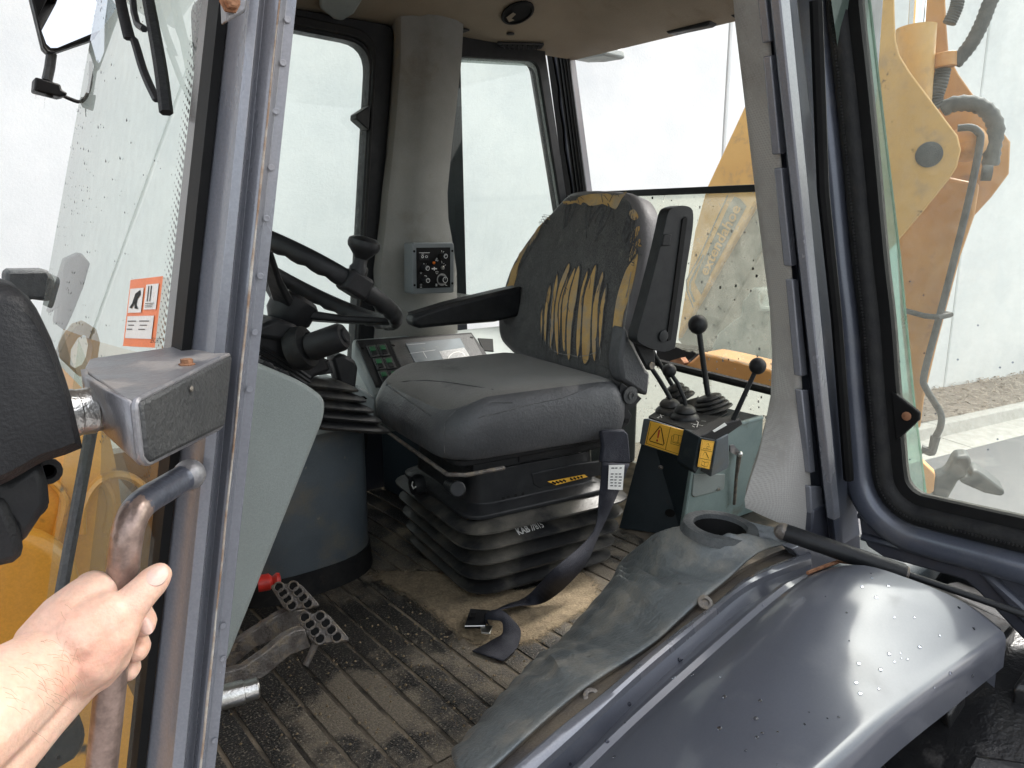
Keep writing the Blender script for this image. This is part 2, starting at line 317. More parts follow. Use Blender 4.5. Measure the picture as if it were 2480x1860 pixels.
M['rglass'] = glass('grimy_rear_glass', (.74, .78, .69), .26, (.55, .55, .47), 22, .8)
M['eglass'] = glass('green_glass_edge', (.34, .56, .46), .34, (.50, .66, .58), 8, .9)
M['worn'] = mat('bare_worn_handle', (.30, .235, .21), (.22, .16, .14), 20, .30, .65, bump=.35, bs=150, dirt=(.36, .32, .31), ds=14, dt=.50, dw=.2, dirt2=(.09, .055, .04), d2s=130, d2t=.62)
M['paint_matt'] = mat('dull_post_paint', (.060, .067, .085), (.046, .052, .068), 8, .6, .0, spec=.15, dirt=(.09, .09, .10), ds=9, dt=.54)
M['casegrey'] = mat('control_box_grey', (.15, .168, .172), (.13, .147, .15), 9, .45, bump=.2, bs=500)
M['paint_mid'] = mat('mid_slate_paint', (.105, .115, .145), (.080, .088, .113), 7, .28, .25, coat=.35, dirt=(.14, .14, .15), ds=9, dt=.54, dw=.2)
M['lens'] = glass('lamp_lens', (.9, .9, .9), .05)

def fade(m, attr='edge', scale=45, wd=.35):
    """break a thin deposit up towards its rim: attribute runs 1 (middle) to 0 (rim)"""
    n = m.node_tree; L = n.links.new; b = n.nodes['Principled BSDF']
    at_ = n.nodes.new('ShaderNodeAttribute'); at_.attribute_name = attr
    tc = n.nodes.new('ShaderNodeTexCoord'); nz = n.nodes.new('ShaderNodeTexNoise'); nz.inputs['Scale'].default_value = scale; nz.inputs['Detail'].default_value = 9; nz.inputs['Roughness'].default_value = .8; L(tc.outputs['Object'], nz.inputs['Vector'])
    ad = n.nodes.new('ShaderNodeMath'); ad.operation = 'ADD'; L(at_.outputs['Fac'], ad.inputs[0]); L(nz.outputs['Fac'], ad.inputs[1])
    mr = n.nodes.new('ShaderNodeMapRange'); mr.inputs['From Min'].default_value = .62; mr.inputs['From Max'].default_value = .62+wd; L(ad.outputs[0], mr.inputs['Value']); L(mr.outputs[0], b.inputs['Alpha'])
    return m
M['mudfade'] = fade(mat('thinning_mud', (.23, .178, .112), (.17, .13, .08), 40, .98, bump=.8, bs=260, dirt=(.12, .094, .06), ds=12, dt=.55, grain=.25, gs=220))
# ================================================================== SETTING
ang = math.radians(-9.6); E1d = V((math.cos(ang), math.sin(ang), 0)); N1d = V((math.sin(ang), -math.cos(ang), 0))   # along the wall / towards the machine
W0 = V((9.047, 3.474, 0))
def wl(s, d, z): return W0+E1d*s+N1d*d+V((0, 0, z))
g = MB().prism([V((-60, -60, -2.1)), V((80, -60, -2.1)), V((80, 60, -2.1)), V((-60, 60, -2.1))], (0, 0, .1))
tag(g.build('ground', M['asphalt'], sm=False), kind='structure')
g = MB().grid(lambda u, v: wl(-22+52*u, .9*v-.02, -1.885+.03*math.sin(u*90+v*7)*math.sin(v*5)), 120, 8)
tag(g.build('mulch_bed', M['mulch']), kind='structure')
mb = MB()
for i in range(5200):
    c = wl(-3+16*random.random()**1.2, random.uniform(.0, .9), -1.87+random.uniform(0, .03)); a = random.uniform(0, 6.28); L_ = random.uniform(.012, .04); wd = random.uniform(.004, .010); t = random.uniform(-.5, .5)
    ex = V((math.cos(a), math.sin(a), t)).normalized(); ey = V((-math.sin(a), math.cos(a), random.uniform(-.5, .5))).normalized()
    mb.add([c-ex*L_-ey*wd, c+ex*L_-ey*wd, c+ex*L_+ey*wd, c-ex*L_+ey*wd], [(0, 1, 2, 3)])
tag(mb.build('wood_chips', M['chip'], sm=False), 'pale wood chips scattered along the foot of the concrete wall', 'wood chips', 'stuff')
# kerb with upright and gutter apron, in cast lengths
kb = thing('kerb', 'pale concrete kerb with gutter between the wood chips and the asphalt', 'kerb', wl(0, 1, -2))
for i in range(-8, 12):
    s0, s1 = i*2.4+.9, i*2.4+3.29
    prof = [(.86, -2.02), (.86, -1.875), (.885, -1.862), (.98, -1.862), (1.0, -1.872), (1.03, -1.975), (1.34, -1.996), (1.34, -2.02)]
    MB().loft([[wl(s0, d, z) for d, z in prof], [wl(s1, d, z) for d, z in prof]]).build('kerb_stone', M['kerb'], kb, bevel=.006)
# tilt-up wall: precast panels with open joints
wall = thing('concrete_wall', 'tall pale precast concrete wall behind the machine', 'wall', wl(0, 0, -2))
def wall_s(c, x, y):                      # where a seen joint lies along the wall
    d = ray(c, x, y); t = W0.dot(N1d)/d.dot(N1d); return (d*t-W0).dot(E1d)
j1, j2 = wall_s('S', 2387, 140), wall_s('S', 1762, 200)
pw = j1-j2
jl = min(wall_s('S', -520, 300), j2-pw)
for a, b in [(jl-4*pw, jl-2*pw), (jl-2*pw, jl), (jl, j2)]+[(j2+pw*i, j2+pw*(i+1)) for i in range(5)]:
    a, b = a+.011, b-.011
    MB().prism([wl(a, 0, -2.3), wl(b, 0, -2.3), wl(b, 0, 7.5), wl(a, 0, 7.5)], -N1d*.2).build('wall_panel', M['concrete'], wall, sm=False, bevel=.012, seg=1)
MB().prism([wl(jl-pw*4, -.06, -2.3), wl(j2+pw*5, -.06, -2.3), wl(j2+pw*5, -.06, 7.4), wl(jl-pw*4, -.06, 7.4)], -N1d*.02).build('joint_backing', M['hose'], wall, sm=False)

# ================================================================== THE MACHINE
FL = -.80                                  # cab floor, below the lens
BH = thing('backhoe_loader', 'worn orange and slate grey backhoe loader with its cab door swung open', 'backhoe loader', (.9, 1.2, -2))
# ---- front corner post: pressed profile, left lower corner to roof
up_ = [523, 553, 575, 598, 606, 613, 635, 644, 650, 658, 663, 687]
lo_ = [373, 410, 436, 463, 474, 484, 496, 502, 506, 512, 518, 541]
DN = .11                                    # the near post stands this far beyond the first estimate
HY = .432+DN
yy_ = [k+DN for k in [.535, .520, .503, .500, .512, .514, .502, .500, .499, .512, .514, .512]]
def post_pt(i, z):
    a, b = at('S', up_[i], 299, Y=yy_[i]), at('S', lo_[i], 1672, Y=yy_[i]); return lin(b, a, (z-b.z)/(a.z-b.z))
def post_ring(z):
    r = [post_pt(i, z) for i in range(len(up_))]; e = post_pt(11, z); s = post_pt(0, z)
    return r+[e+V((0, .006, 0)), e+V((-.03, .006, 0)), e+V((-.035, .06, 0)), s+V((.01, .06, 0))]
FP = group_part('front_post', BH)
mb = MB(); mb.loft([post_ring(z) for z in (-1.15, -.8, -.5, -.2, .1, .4, .66)]); mb.build('post_shell', M['paint'], FP, bevel=.002, seg=2)
zs = [-1.0+.04*i for i in range(42)]
MB().tube([lin(post_pt(7, z), post_pt(8, z), .3)+V((random.uniform(-.0006, .0006), -.001, 0)) for z in zs], [random.uniform(.0007, .0013) for z in zs], 8).build('sealant_seam', M['seam'], FP)
for (c, x, y) in [('C1', 1865, 125), ('C1', 1835, 405), ('C1', 1790, 720), ('C1', 1760, 1085), ('C1', 1728, 1415), ('C2', 1540, 265), ('C2', 1508, 597), ('C2', 1475, 935), ('C2', 1317, 1550), ('C3', 1320, 820), ('C3', 1320, 1015), ('C3', 1270, 1500)]:
    p = at(c, x, y, Y=.5115+DN); MB().lathe(p, (0, -1, 0), [(.0028, 0), (.0025, .0001), (.0019, .0001), (.0014, .0000), (.0001, -.0001)], 14).build('spot_weld', M['paint'], FP)
MB().prism([post_pt(0, z)+V((-.001, -.0025, 0)) for z in (-1.1, .64)]+[post_pt(0, z)+V((-.0085, -.0025, 0)) for z in (.64, -1.1)], (0, .03, 0)).build('window_seal', M['ink'], FP)
p = [at('C1', x, y, Y=.488+DN) for x, y in ((1460, -120), (1620, -120), (1600, 55), (1590, 78), (1470, 145))]
MB().prism(p, (0, .014, 0)).build('hinge_plate', M['bracket'], FP, bevel=.002)
MB().lathe(at('C1', 1485, 20, Y=.487+DN), (0, -1, 0), [(.0075, 0), (.0075, .003), (.0055, .0035), (.0055, .009), (.004, .010), (.0001, .010)], 6).build('bolt', M['rust'], FP, sm=False)
# ---- windscreen: tinted sheet running back to the far corner post
gn = lambda z: post_pt(0, z)+V((-.004, .012, 0))
fa, fb = at('S', 219, 93, Y=1.86), at('S', 106, 724, Y=1.86)
fe = lambda z: lin(fb, fa, (z-fb.z)/(fa.z-fb.z))
def ws(u, v):
    z = -.42+1.06*v; p = lin(gn(z), fe(z), u); return p+V((-.012*math.sin(math.pi*u), 0, 0))
WS = group_part('windscreen', BH)
mws = MB().grid(ws, 14, 10); mws.build('glass', M['wglass'], WS)
hws = hitter(mws)
MB().grid(lambda u, v: ws(u*.042, v)+V((-.002, 0, 0)), 3, 10).build('printed_border', M['frit'], WS)
mb = MB()
for row, wv in ((0, .0026), (1, .0021), (2, .0015), (3, .0010)):
    for k in range(150):
        v = k/150+(row % 2)*.5/150; c = ws(.045+.006*row, v)+V((-.0022, 0, 0))
        ex = (ws(.2, v)-ws(.1, v)).normalized()*wv*1.5; ez = V((0, 0, wv))
        mb.add([c+ex, c+ez, c-ex, c-ez], [(0, 1, 2, 3)])
tag(mb.build('border_dots', M['frit'], WS, sm=False), kind='stuff')
st = [hws('C2', x, y, .003)[0] for x, y in ((790, 290), (985, 268), (935, 690), (745, 680))]
sn = (st[1]-st[0]).cross(st[3]-st[0]).normalized()
if sn.dot(ray('C2', 850, 480)) > 0: sn = -sn
q4 = lambda a, b: lin(lin(st[0], st[1], a), lin(st[3], st[2], a), b)
def qrect(mb, f, a0, a1, b0, b1, n, h, mi=0): mb.add([f(a0, b0)+n*h, f(a1, b0)+n*h, f(a1, b1)+n*h, f(a0, b1)+n*h], [(0, 1, 2, 3)], mi)
mb = MB(); qrect(mb, q4, 0, 1, 0, 1, sn, 0)
stk = mb.build('sticker', M['olabel'], WS, sm=False); stk['label'] = 'orange sticker with white boxes reading 11'
mb = MB(); qrect(mb, q4, .06, .50, .14, .50, sn, .0008); qrect(mb, q4, .57, .93, .10, .46, sn, .0008); qrect(mb, q4, .07, .90, .55, .88, sn, .0008)
mb.build('print', M['white'], stk, sm=False)
mb = MB(); mb.add([q4(a, b)+sn*.0014 for a, b in ((.12, .42), (.2, .36), (.27, .22), (.42, .17), (.44, .24), (.36, .3), (.34, .38), (.42, .45), (.3, .44), (.28, .36), (.2, .44))], [tuple(range(11))])
ex = (q4(1, .3)-q4(0, .3)); ey = (q4(.5, 0)-q4(.5, 1))
textmesh(mb, '11', q4(.63, .34)+sn*.0014, ex.normalized(), ey.normalized(), (q4(.5, .1)-q4(.5, .42)).length*.95, thick=.02)
for r in range(3):
    for a0, a1 in ((.12, .40), (.5, .8)): qrect(mb, q4, a0+.03*(r % 2), a1-.05*r, .62+.06*r, .632+.06*r, sn, .0014)
for r in range(3): qrect(mb, q4, .62, .88-.02*r, .37+.025*r, .378+.025*r, sn, .0014)
mb.build('lettering', M['ink'], stk, sm=False)
mb = MB(); o, _ = hws('C2', 905, 660, .003); o2, _ = hws('C2', 975, 664, .003); o3, _ = hws('C2', 912, 640, .003)
textmesh(mb, 'SEKURIT', o, (o2-o).normalized(), (o3-o).normalized(), (o2-o).length/4.3); mb.build('glass_mark', M['ink'], WS, sm=False)
mb = MB()
for i in range(420):
    u, v = random.random()**.8, random.random(); 
    p = ws(u, v)+V((-.0015, 0, 0)); r = random.choice((.0007, .0009, .0012, .0018))*(.6+u)
    e = (ws(min(1, u+.05), v)-ws(u, v)).normalized()*3
    mb.add([p+e*r, p+V((0, 0, r*random.uniform(1, 2))), p-e*r, p-V((0, 0, r))], [(0, 1, 2, 3)])
tag(mb.build('rain_specks', M['hose'], WS, sm=False), kind='stuff')
# lower front pane and its edge bead
LP = group_part('lower_front_pane', BH)
la, lb = at('C2', 532, 1180, Y=.71), at('C3', 352, 640, Y=.71); lx = lin(lb, la, -1.2)
mb = MB().add([la+V((0, 0, .08)), gn(-.28), gn(-1.05), lx], [(0, 1, 2, 3)]); mb.build('glass', M['glass'], LP, sm=False)
MB().tube([lin(la, lx, t/8)+V((0, -.004, 0)) for t in range(-1, 9)], .0052, 8).build('edge_bead', M['hose'], LP)
# ---- roof and headliner
RX0, RX1, RY0, RY1 = .10, 1.93, .42, 2.06
def liner(u, v):
    x, y = lin(.16, 1.885, u), lin(.50, 1.99, v); e = min(min(u, 1-u)*1.7, min(v, 1-v)*1.45)
    s = min(1, e/.34); return V((x, y, .534+.014*u+.115*(s*s*(3-2*s))+.006*math.sin(u*9+1)*math.sin(v*6)*s))
RF = group_part('roof', BH)
ml = MB().grid(liner, 36, 30); ml.build('headliner', M['liner'], RF); hl = hitter(ml)
MB().prism(roundpoly([V((RX0, RY0, .70)), V((RX1, RY0, .70)), V((RX1, RY1, .70)), V((RX0, RY1, .70))], .08), (0, 0, .12)).build('roof_panel', M['yellow'], RF, bevel=.03)
rim = [V((.16, .50, .56)), V((1.90, .50, .585)), V((1.90, 2.0, .585)), V((.16, 2.0, .56))]
for i, nm in ((0, 'side_header'), (1, 'rear_header'), (2, 'side_header'), (3, 'front_header')):
    a, b = rim[i], rim[(i+1) % 4]; d = (b-a).normalized(); n = V((0, 0, 1)).cross(d)
    MB().prism([a-n*.035+V((0, 0, -.022)), a+n*.05+V((0, 0, -.012)), a+n*.05+V((0, 0, .14)), a-n*.035+V((0, 0, .14))], b-a).build(nm, M['paint_dark'], RF, bevel=.008)
for pts, nm in ((((1010, 118), (1335, 178), (1255, 205), (985, 150)), 'air_vent'), (((1505, 260), (1815, 268), (1790, 302), (1545, 298)), 'air_vent')):
    q = [hl('C4', x, y, .004)[0] for x, y in pts]; n = hl('C4', *pts[0])[1]
    vt = MB().prism(roundpoly(q, .006, 2), n*.006).build(nm, M['black'], RF, bevel=.002)
    mb = MB()
    for k in range(8):
        a, b = lin(q[0], q[1], (k+.8)/9), lin(q[3], q[2], (k+.8)/9); mb.tube([lin(a, b, .15)+n*.008, lin(a, b, .85)+n*.008], .0022, 5)
    mb.build('slat', M['blackm'], vt)
p, n = hl('C4', 1640, 75, .003)
e1 = n.cross(V((1, 0, 0))).normalized(); e2 = n.cross(e1)
sp = MB().lathe(p, n, [(.050, 0), (.050, .004), (.043, .006), (.042, .001), (.0001, .001)], 26); sp.build('speaker_hole', M['ink'], RF)
MB().add([p+n*.007+e1*a*.04+e2*b*.04 for a, b in ((-.9, .2), (-.5, .75), (.1, .55), (.0, .2), (-.5, .25), (-.6, -.1))], [tuple(range(6))]).build('torn_flap', M['liner'], RF, sm=False)
q = [hl('C4', x, y, .02)[0] for x, y in ((345, -60), (640, -60), (575, 50), (500, 92), (440, 80), (350, 15))]
MB().prism(q, V((0, 0, .03))).build('dome_lamp', M['pale'], RF, bevel=.008)
MB().lathe(hl('C4', 1595, 210, .002)[0], (0, 0, -1), [(.012, 0), (.012, .004), (.0001, .005)], 12).build('screw_cap', M['blackm'], RF)
# rear lamp box seen past the roof edge, latches under the rear header
MB().prism([at('D8', x, y, X=2.12) for x, y in ((60, 390), (385, 340), (392, 425), (240, 450), (100, 455))], (.12, 0, 0)).build('work_lamp', M['pale'], RF, bevel=.012)
MB().prism([at('D8', x, y, X=1.84) for x, y in ((850, 225), (1225, 120), (1205, 185), (1180, 200), (885, 262))], (.035, 0, 0)).build('window_latch', M['black'], RF, bevel=.004)
MB().prism([at('D8', x, y, X=1.84) for x, y in ((1330, 95), (1400, 60), (1400, 140))], (.03, 0, 0)).build('window_latch', M['black'], RF, bevel=.003)
MB().prism([at('D8', x, y, X=1.85) for x, y in ((385, 330), (650, 275), (860, 215), (860, 232), (650, 300), (500, 332), (410, 340))], (.03, 0, 0)).build('weather_strip', M['rubber'], RF)
# ---- far side: door with rounded window frame, wide trimmed post, quarter window
def frame_ring(outer, inner, off):
    n = len(outer); o_ = V(off); mb = MB()
    mb.add(list(outer)+list(inner)+[p+o_ for p in outer]+[p+o_ for p in inner],
     [(i, (i+1) % n, n+(i+1) % n, n+i) for i in range(n)]+[(2*n+i, 3*n+i, 3*n+(i+1) % n, 2*n+(i+1) % n) for i in range(n)]+
     [(i, 2*n+i, 2*n+(i+1) % n, (i+1) % n) for i in range(n)]+[(n+i, n+(i+1) % n, 3*n+(i+1) % n, 3*n+i) for i in range(n)])
    return mb
FD = group_part('far_door', BH); yf = 1.95
ti, tr = at('C4', 190, 190, Y=yf), at('C4', 700, 290, Y=yf); br = at('C5', 740, 860, Y=yf); br.z = -.62; br.x -= .03
inn = roundpoly([V((.70, yf, ti.z+.004)), tr, br, V((.66, yf, -.62))], [.06, .075, .05, .05], 6)
oi, orr = at('C4', 205, 62, Y=yf), at('C4', 848, 165, Y=yf); ob = at('C5', 852, 830, Y=yf); ob.z = -.70; ob.x -= .03
out = roundpoly([V((.62, yf, oi.z)), orr, ob, V((.58, yf, -.70))], [.05, .03, .05, .05], 6)
frame_ring(out, inn, (0, .05, 0)).build('frame', M['black'], FD, bevel=.006)
cc = sum(inn, V())/len(inn); frame_ring([cc+(p-cc)*1.06+V((0, -.012, 0)) for p in inn], [cc+(p-cc)*1.015+V((0, -.012, 0)) for p in inn], (0, .02, 0)).build('seal', M['rubber'], FD, bevel=.004)
MB().add([p+V((0, .03, 0)) for p in inn], [tuple(range(len(inn)))]).build('glass', M['glass'], FD, sm=False)
MB().prism([at('C4', x, y, Y=yf-.02) for x, y in ((690, 680), (600, 738), (598, 772), (680, 845))], (0, .04, 0)).build('hinge_bracket', M['black'], FD, bevel=.003)
# trimmed post
rows = [(165, 850, 1268), (400, 848, 1255), (700, 826, 1222), (1000, 800, 1188), (1250, 770, 1165), (1420, 756, 1172), (1540, 742, 1196), (1750, 715, 1230)]
RP = group_part('far_post', BH)
def post_row(y, x0, x1):
    a, b = at('C4', x0, y, Y=1.93), at('C4', x1, y, Y=1.93); m = []
    for t, d in ((0, .0), (.03, -.020), (.10, -.028), (.28, -.032), (.36, -.046), (.55, -.050), (.8, -.046), (.95, -.034), (1, 0)):
        m.append(lin(a, b, t)+V((0, d, 0)))
    return m+[b+V((-.02, .06, 0)), a+V((.02, .06, 0))]
rr = [post_row(*r) for r in rows]
low = [p+V((0, 0, -.28)) for p in rr[-1]]; toprow = [p+V((0, 0, .02)) for p in rr[0]]
mpost = MB().loft([toprow]+rr+[low]); mpost.build('trim', M['trim'], RP, bevel=.0)
MB().prism([V((1.10, 1.98, -.75)), V((1.42, 1.98, -.75)), V((1.40, 1.98, .58)), V((1.14, 1.98, .58))], (0, .05, 0)).build('post_core', M['paint_dark'], RP, sm=False)
# quarter window
QW = group_part('far_quarter_window', BH)
a, b = at('C4', 1240, 366, Y=1.96), at('C4', 1775, 398, Y=1.96); c_ = at('C4', 1955, 1330, Y=1.96); c2_ = V((c_.x+.07, 1.96, -.32)); d_ = V((1.24, 1.96, -.21))
inn = roundpoly([a, b, c2_, d_], [.03, .035, .06, .03], 6)
out = roundpoly([a+V((-.06, 0, .07)), b+V((.025, 0, .06)), c2_+V((.04, 0, -.06)), d_+V((-.06, 0, -.06))], .02, 6)
frame_ring(out, inn, (0, .05, 0)).build('frame', M['black'], QW, bevel=.003)
cc = sum(inn, V())/len(inn)
frame_ring([cc+(p-cc)*1.0+V((0, .012, 0)) for p in inn], [cc+(p-cc)*.965+V((0, .012, 0)) for p in inn], (0, .002, 0)).build('printed_border', glass('border_haze', (.8, .84, .82), .35, (.7, .72, .7), 300), QW, sm=False)
MB().add([p+V((0, .02, 0)) for p in inn], [tuple(range(len(inn)))]).build('glass', M['glass'], QW, sm=False)
# rear far corner post with perished foam and ribbed channel
CP = group_part('rear_post', BH)
def rp(x, y, X): return at('C4', x, y, X=X)
tl, tr_, bl, br_ = rp(1850, 300, 1.86), rp(1968, 300, 1.86), rp(1985, 1330, 1.90), rp(2102, 1330, 1.90)
ext = lambda p, q_: q_+(q_-p)*.75
bl2, br2 = ext(tl, bl), ext(tr_, br_)
MB().prism([tl, tr_, br2, bl2], (.05, .02, 0)).build('post_core', M['paint_dark'], CP, bevel=.006)
for k, (t0, m_) in enumerate(((.42, 'rubber'), (.62, 'black'), (.80, 'rubber'), (.97, 'black'))):
    MB().tube([lin(tl, tr_, t0)+V((-.006, -.002, 0)), lin(bl2, br2, t0)+V((-.006, -.002, 0))], .0055, 8).build('channel_rib', M[m_], CP)
mb = MB(); edge = []
for k in range(15):
    t = k/14; p = lin(tl, bl2, t); wq = (tr_-tl).normalized()
    edge.append(p+wq*(.012+.012*((k*7) % 5)/5)+V((-.004, 0, 0)))
lft = [lin(tl, bl2, k/14)+V((-.004, .012, 0)) for k in range(15)]
mb.add(lft+edge, [(i, i+1, 16+i, 15+i) for i in range(14)]); mb.build('perished_foam', M['ink'], CP, sm=False, solid=.008)
# ---- rear window: grimy pane lowered in its channel, clear slot, lower pane
RW = group_part('rear_window', BH); XR = 1.87
ra, rb = at('D8', 600, 1475, X=XR), at('D8', 1560, 1475, X=XR); zt = (ra.z+rb.z)/2
ya, yb = 1.93, .97
MB().box((XR, (ya+yb)/2, zt), (.012, 0, 0), (0, (ya-yb)/2, 0), (0, 0, .010)).build('top_rail', M['black'], RW, bevel=.003)
g0, g1 = at('E1', 250, 1450, X=XR), at('E1', 1110, 1640, X=XR); sl_ = (g1.z-g0.z)/(g1.y-g0.y)
zb = lambda y: g0.z+sl_*(y-g0.y)
mb = MB(); n_ = 60; top = [V((XR, lin(ya, yb, i/n_), zt-.006)) for i in range(n_+1)]; bot = [V((XR, lin(ya, yb, i/n_), zb(lin(ya, yb, i/n_))+random.uniform(-.004, .004))) for i in range(n_+1)]
mb.add(top+bot, [(i, i+1, n_+2+i, n_+1+i) for i in range(n_)]); mb.build('grimy_pane', M['rglass'], RW, sm=False)
h0, h1 = at('D7', 500, 415, X=XR-.02), at('D7', 1125, 570, X=XR-.02); sl2 = (h1.z-h0.z)/(h1.y-h0.y); zc = lambda y: h0.z+sl2*(y-h0.y)
MB().tube([V((XR-.02, ya, zc(ya))), V((XR-.02, yb, zc(yb)))], .013, 8).build('lower_rail', M['rubber'], RW)
MB().add([V((XR, ya, zc(ya))), V((XR, yb, zc(yb))), V((XR, yb, -.95)), V((XR, ya, -.95))], [(0, 1, 2, 3)]).build('lower_pane', M['rglass'], RW, sm=False)
mb = MB()
for i in range(260):
    y, z = random.uniform(.9, 1.75), random.uniform(-.75, zt); r = random.choice((.0012, .0016, .0022)); mb.box((XR-.004, y, z), (.0005, 0, 0), (0, r, 0), (0, 0, r*random.uniform(.7, 1.8)))
tag(mb.build('paint_flecks', M['threadl'], RW, sm=False), kind='stuff')
mb = MB()
for i in range(40):
    y, z = random.uniform(.9, 1.7), random.uniform(-.4, zt); r = random.choice((.0012, .0018, .003)); mb.box((XR-.0045, y, z), (.0005, 0, 0), (0, r, 0), (0, 0, r*random.uniform(.7, 1.4)))
tag(mb.build('dirt_specks', M['ink'], RW, sm=False), kind='stuff')
MB().prism([V((1.84, .90, -.95)), V((1.92, .90, -.95)), V((1.92, .97, -.95)), V((1.84, .97, -.95))], (-.02, .04, 1.55)).build('near_rear_post', M['paint_dark'], CP, bevel=.006)
# ---- near post behind the door opening: perforated trim, tabs, pressed post
NP = group_part('rear_door_post', BH)
Lp = [('D8', 1372, -160), ('D8', 1390, 0), ('D8', 1405, 180), ('D8', 1470, 720), ('D8', 1560, 1480), ('D6', 270, 330), ('D6', 285, 620), ('D6', 275, 900), ('D6', 240, 1080), ('D6', 200, 1250), ('D6', 150, 1400), ('D6', 112, 1530), ('D4', 60, 165)]
Rp = [('D8', 1622, -160), ('D8', 1640, 0), ('D8', 1668, 200), ('D8', 1715, 740), ('D8', 1785, 1480), ('D6', 432, 330), ('D6', 458, 620), ('D6', 480, 900), ('D6', 496, 1080), ('D6', 510, 1250), ('D6', 525, 1400), ('D6', 535, 1530), ('D4', 440, 300)]
YB = .56
def trim_row(l, r, j):
    b = at(*r, Y=YB); a = at(*l, Y=YB+.06); m = []
    for k in range(9):
        t = k/8; p = lin(a, b, t); s = math.sin(t*math.pi*.5); m.append(V((p.x, p.y, p.z))+V((-.012*math.sin(math.pi*t), -.018*math.sin(math.pi*t), 0)))
    return m+[b+V((.012, .02, 0)), a+V((.05, .03, 0))]
MB().loft([trim_row(l, r, j) for j, (l, r) in enumerate(zip(Lp, Rp))]).build('perforated_trim', M['mesh'], NP)
# metal profile of the post: straight strips, top and bottom measured
tu = [1870, 1893, 1899, 1913, 1918, 1938, 1944, 1967]       # photo columns at row 309
bu = [1962, 1990, 1997, 2003, 2012, 2026, 2033, 2072]       # and at row 1200
yb_ = [.570, .566, .545, .545, .528, .528, .545, .549]
def npt(i, z):
    a, b = at('S', tu[i], 309, Y=yb_[i]), at('S', bu[i], 1200, Y=yb_[i]); return lin(b, a, (z-b.z)/(a.z-b.z))
MB().loft([[npt(i, z) for i in range(8)]+[npt(7, z)+V((.02, .07, 0)), npt(0, z)+V((.055, .05, 0))] for z in (-.52, -.3, -.1, .1, .3, .66)]).build('post_shell', M['paint_matt'], NP, bevel=.0025)
def tabpt(c, x, y): return at(c, x, y, Y=.552)
for tb in ([('D5', 240, -80), ('D5', 305, -80), ('D5', 322, 258), ('D5', 275, 262)], [('D5', 278, 345), ('D5', 338, 345), ('D5', 380, 965), ('D5', 335, 968)],
           [('D5', 345, 1052), ('D5', 388, 1052), ('D6', 445, 62), ('D6', 405, 65)], [('D6', 415, 145), ('D6', 452, 145), ('D6', 510, 752), ('D6', 468, 756)],
           [('D6', 472, 840), ('D6', 515, 838), ('D6', 560, 1360), ('D6', 525, 1364)], [('D6', 525, 1445), ('D6', 600, 1445), ('D6', 610, 1600), ('D4', 450, 300), ('D4', 440, 180)]):
    MB().prism([tabpt(*t) for t in tb], (0, .012, 0)).build('trim_tab', M['paint'], NP, bevel=.002)
MB().loft([[npt(4, z)+V((-.002, -.003, 0)), npt(5, z)+V((.001, -.003, 0)), npt(5, z)+V((.001, .01, 0)), npt(4, z)+V((-.002, .01, 0))] for z in (-.45, -.2, .1, .66)]).build('raised_rib', M['paint'], NP, bevel=.002)
# ---- near rear fender: sill flange, rim, top skin, lip
def resample(pts, n):
    L = [0]
    for a, b in zip(pts, pts[1:]): L.append(L[-1]+(b-a).length)
    out = []; j = 0
    for k in range(n+1):
        s = L[-1]*k/n
        while j < len(pts)-2 and L[j+1] < s: j += 1
        out.append(lin(pts[j], pts[j+1], (s-L[j])/max(1e-9, L[j+1]-L[j])))
    return out
def curve(c, pts, Y, n=40): return resample(smooth([at(c, x, y, Y=Y) for x, y in pts], 6), n)
NF = 40
cT = curve('D3', [(-60, 1810), (150, 1640), (390, 1420), (690, 1170), (1090, 910), (1340, 690), (1560, 510), (1680, 430), (1860, 345), (2000, 300)], .560)
cA = curve('D3', [(40, 1840), (270, 1640), (560, 1395), (830, 1180), (1100, 950), (1300, 795), (1480, 665), (1600, 560), (1700, 490), (1860, 415), (2060, 345)], .540)
cB = curve('D3', [(180, 1860), (400, 1659), (660, 1425), (1000, 1110), (1300, 855), (1500, 690), (1600, 605), (1720, 525), (1880, 455), (2075, 385)], .522)
cC = curve('D3', [(300, 1880), (530, 1659), (800, 1390), (1000, 1190), (1300, 915), (1560, 695), (1680, 600), (1780, 545), (1900, 495), (2075, 430)], .512)
cD = curve('D3', [(430, 1870), (650, 1659), (930, 1390), (1240, 1110), (1560, 830), (1720, 690), (1840, 595), (1930, 530), (2060, 478)], .480)
cF = curve('D4', [(150, 1880), (430, 1659), (620, 1500), (820, 1330), (1010, 1190), (1200, 1060), (1500, 850)], .280)
FE = group_part('rear_fender', BH)
dz = V((0, 0, -.006))
MB().loft([cT, [p+dz for p in cT], [lin(a, b, .5)+dz*.3 for a, b in zip(cT, cA)], cA], closed=False).build('sill_flange', M['flange'], FE)
MB().loft([[p+V((0, .002, -.012)) for p in cA], cA, [lin(a, b, .25)+V((0, 0, .0035)) for a, b in zip(cA, cB)], [lin(a, b, .75)+V((0, 0, .0035)) for a, b in zip(cA, cB)], cB, [p+V((0, -.001, -.012)) for p in cB]], closed=False).build('door_rim', M['paint'], FE)
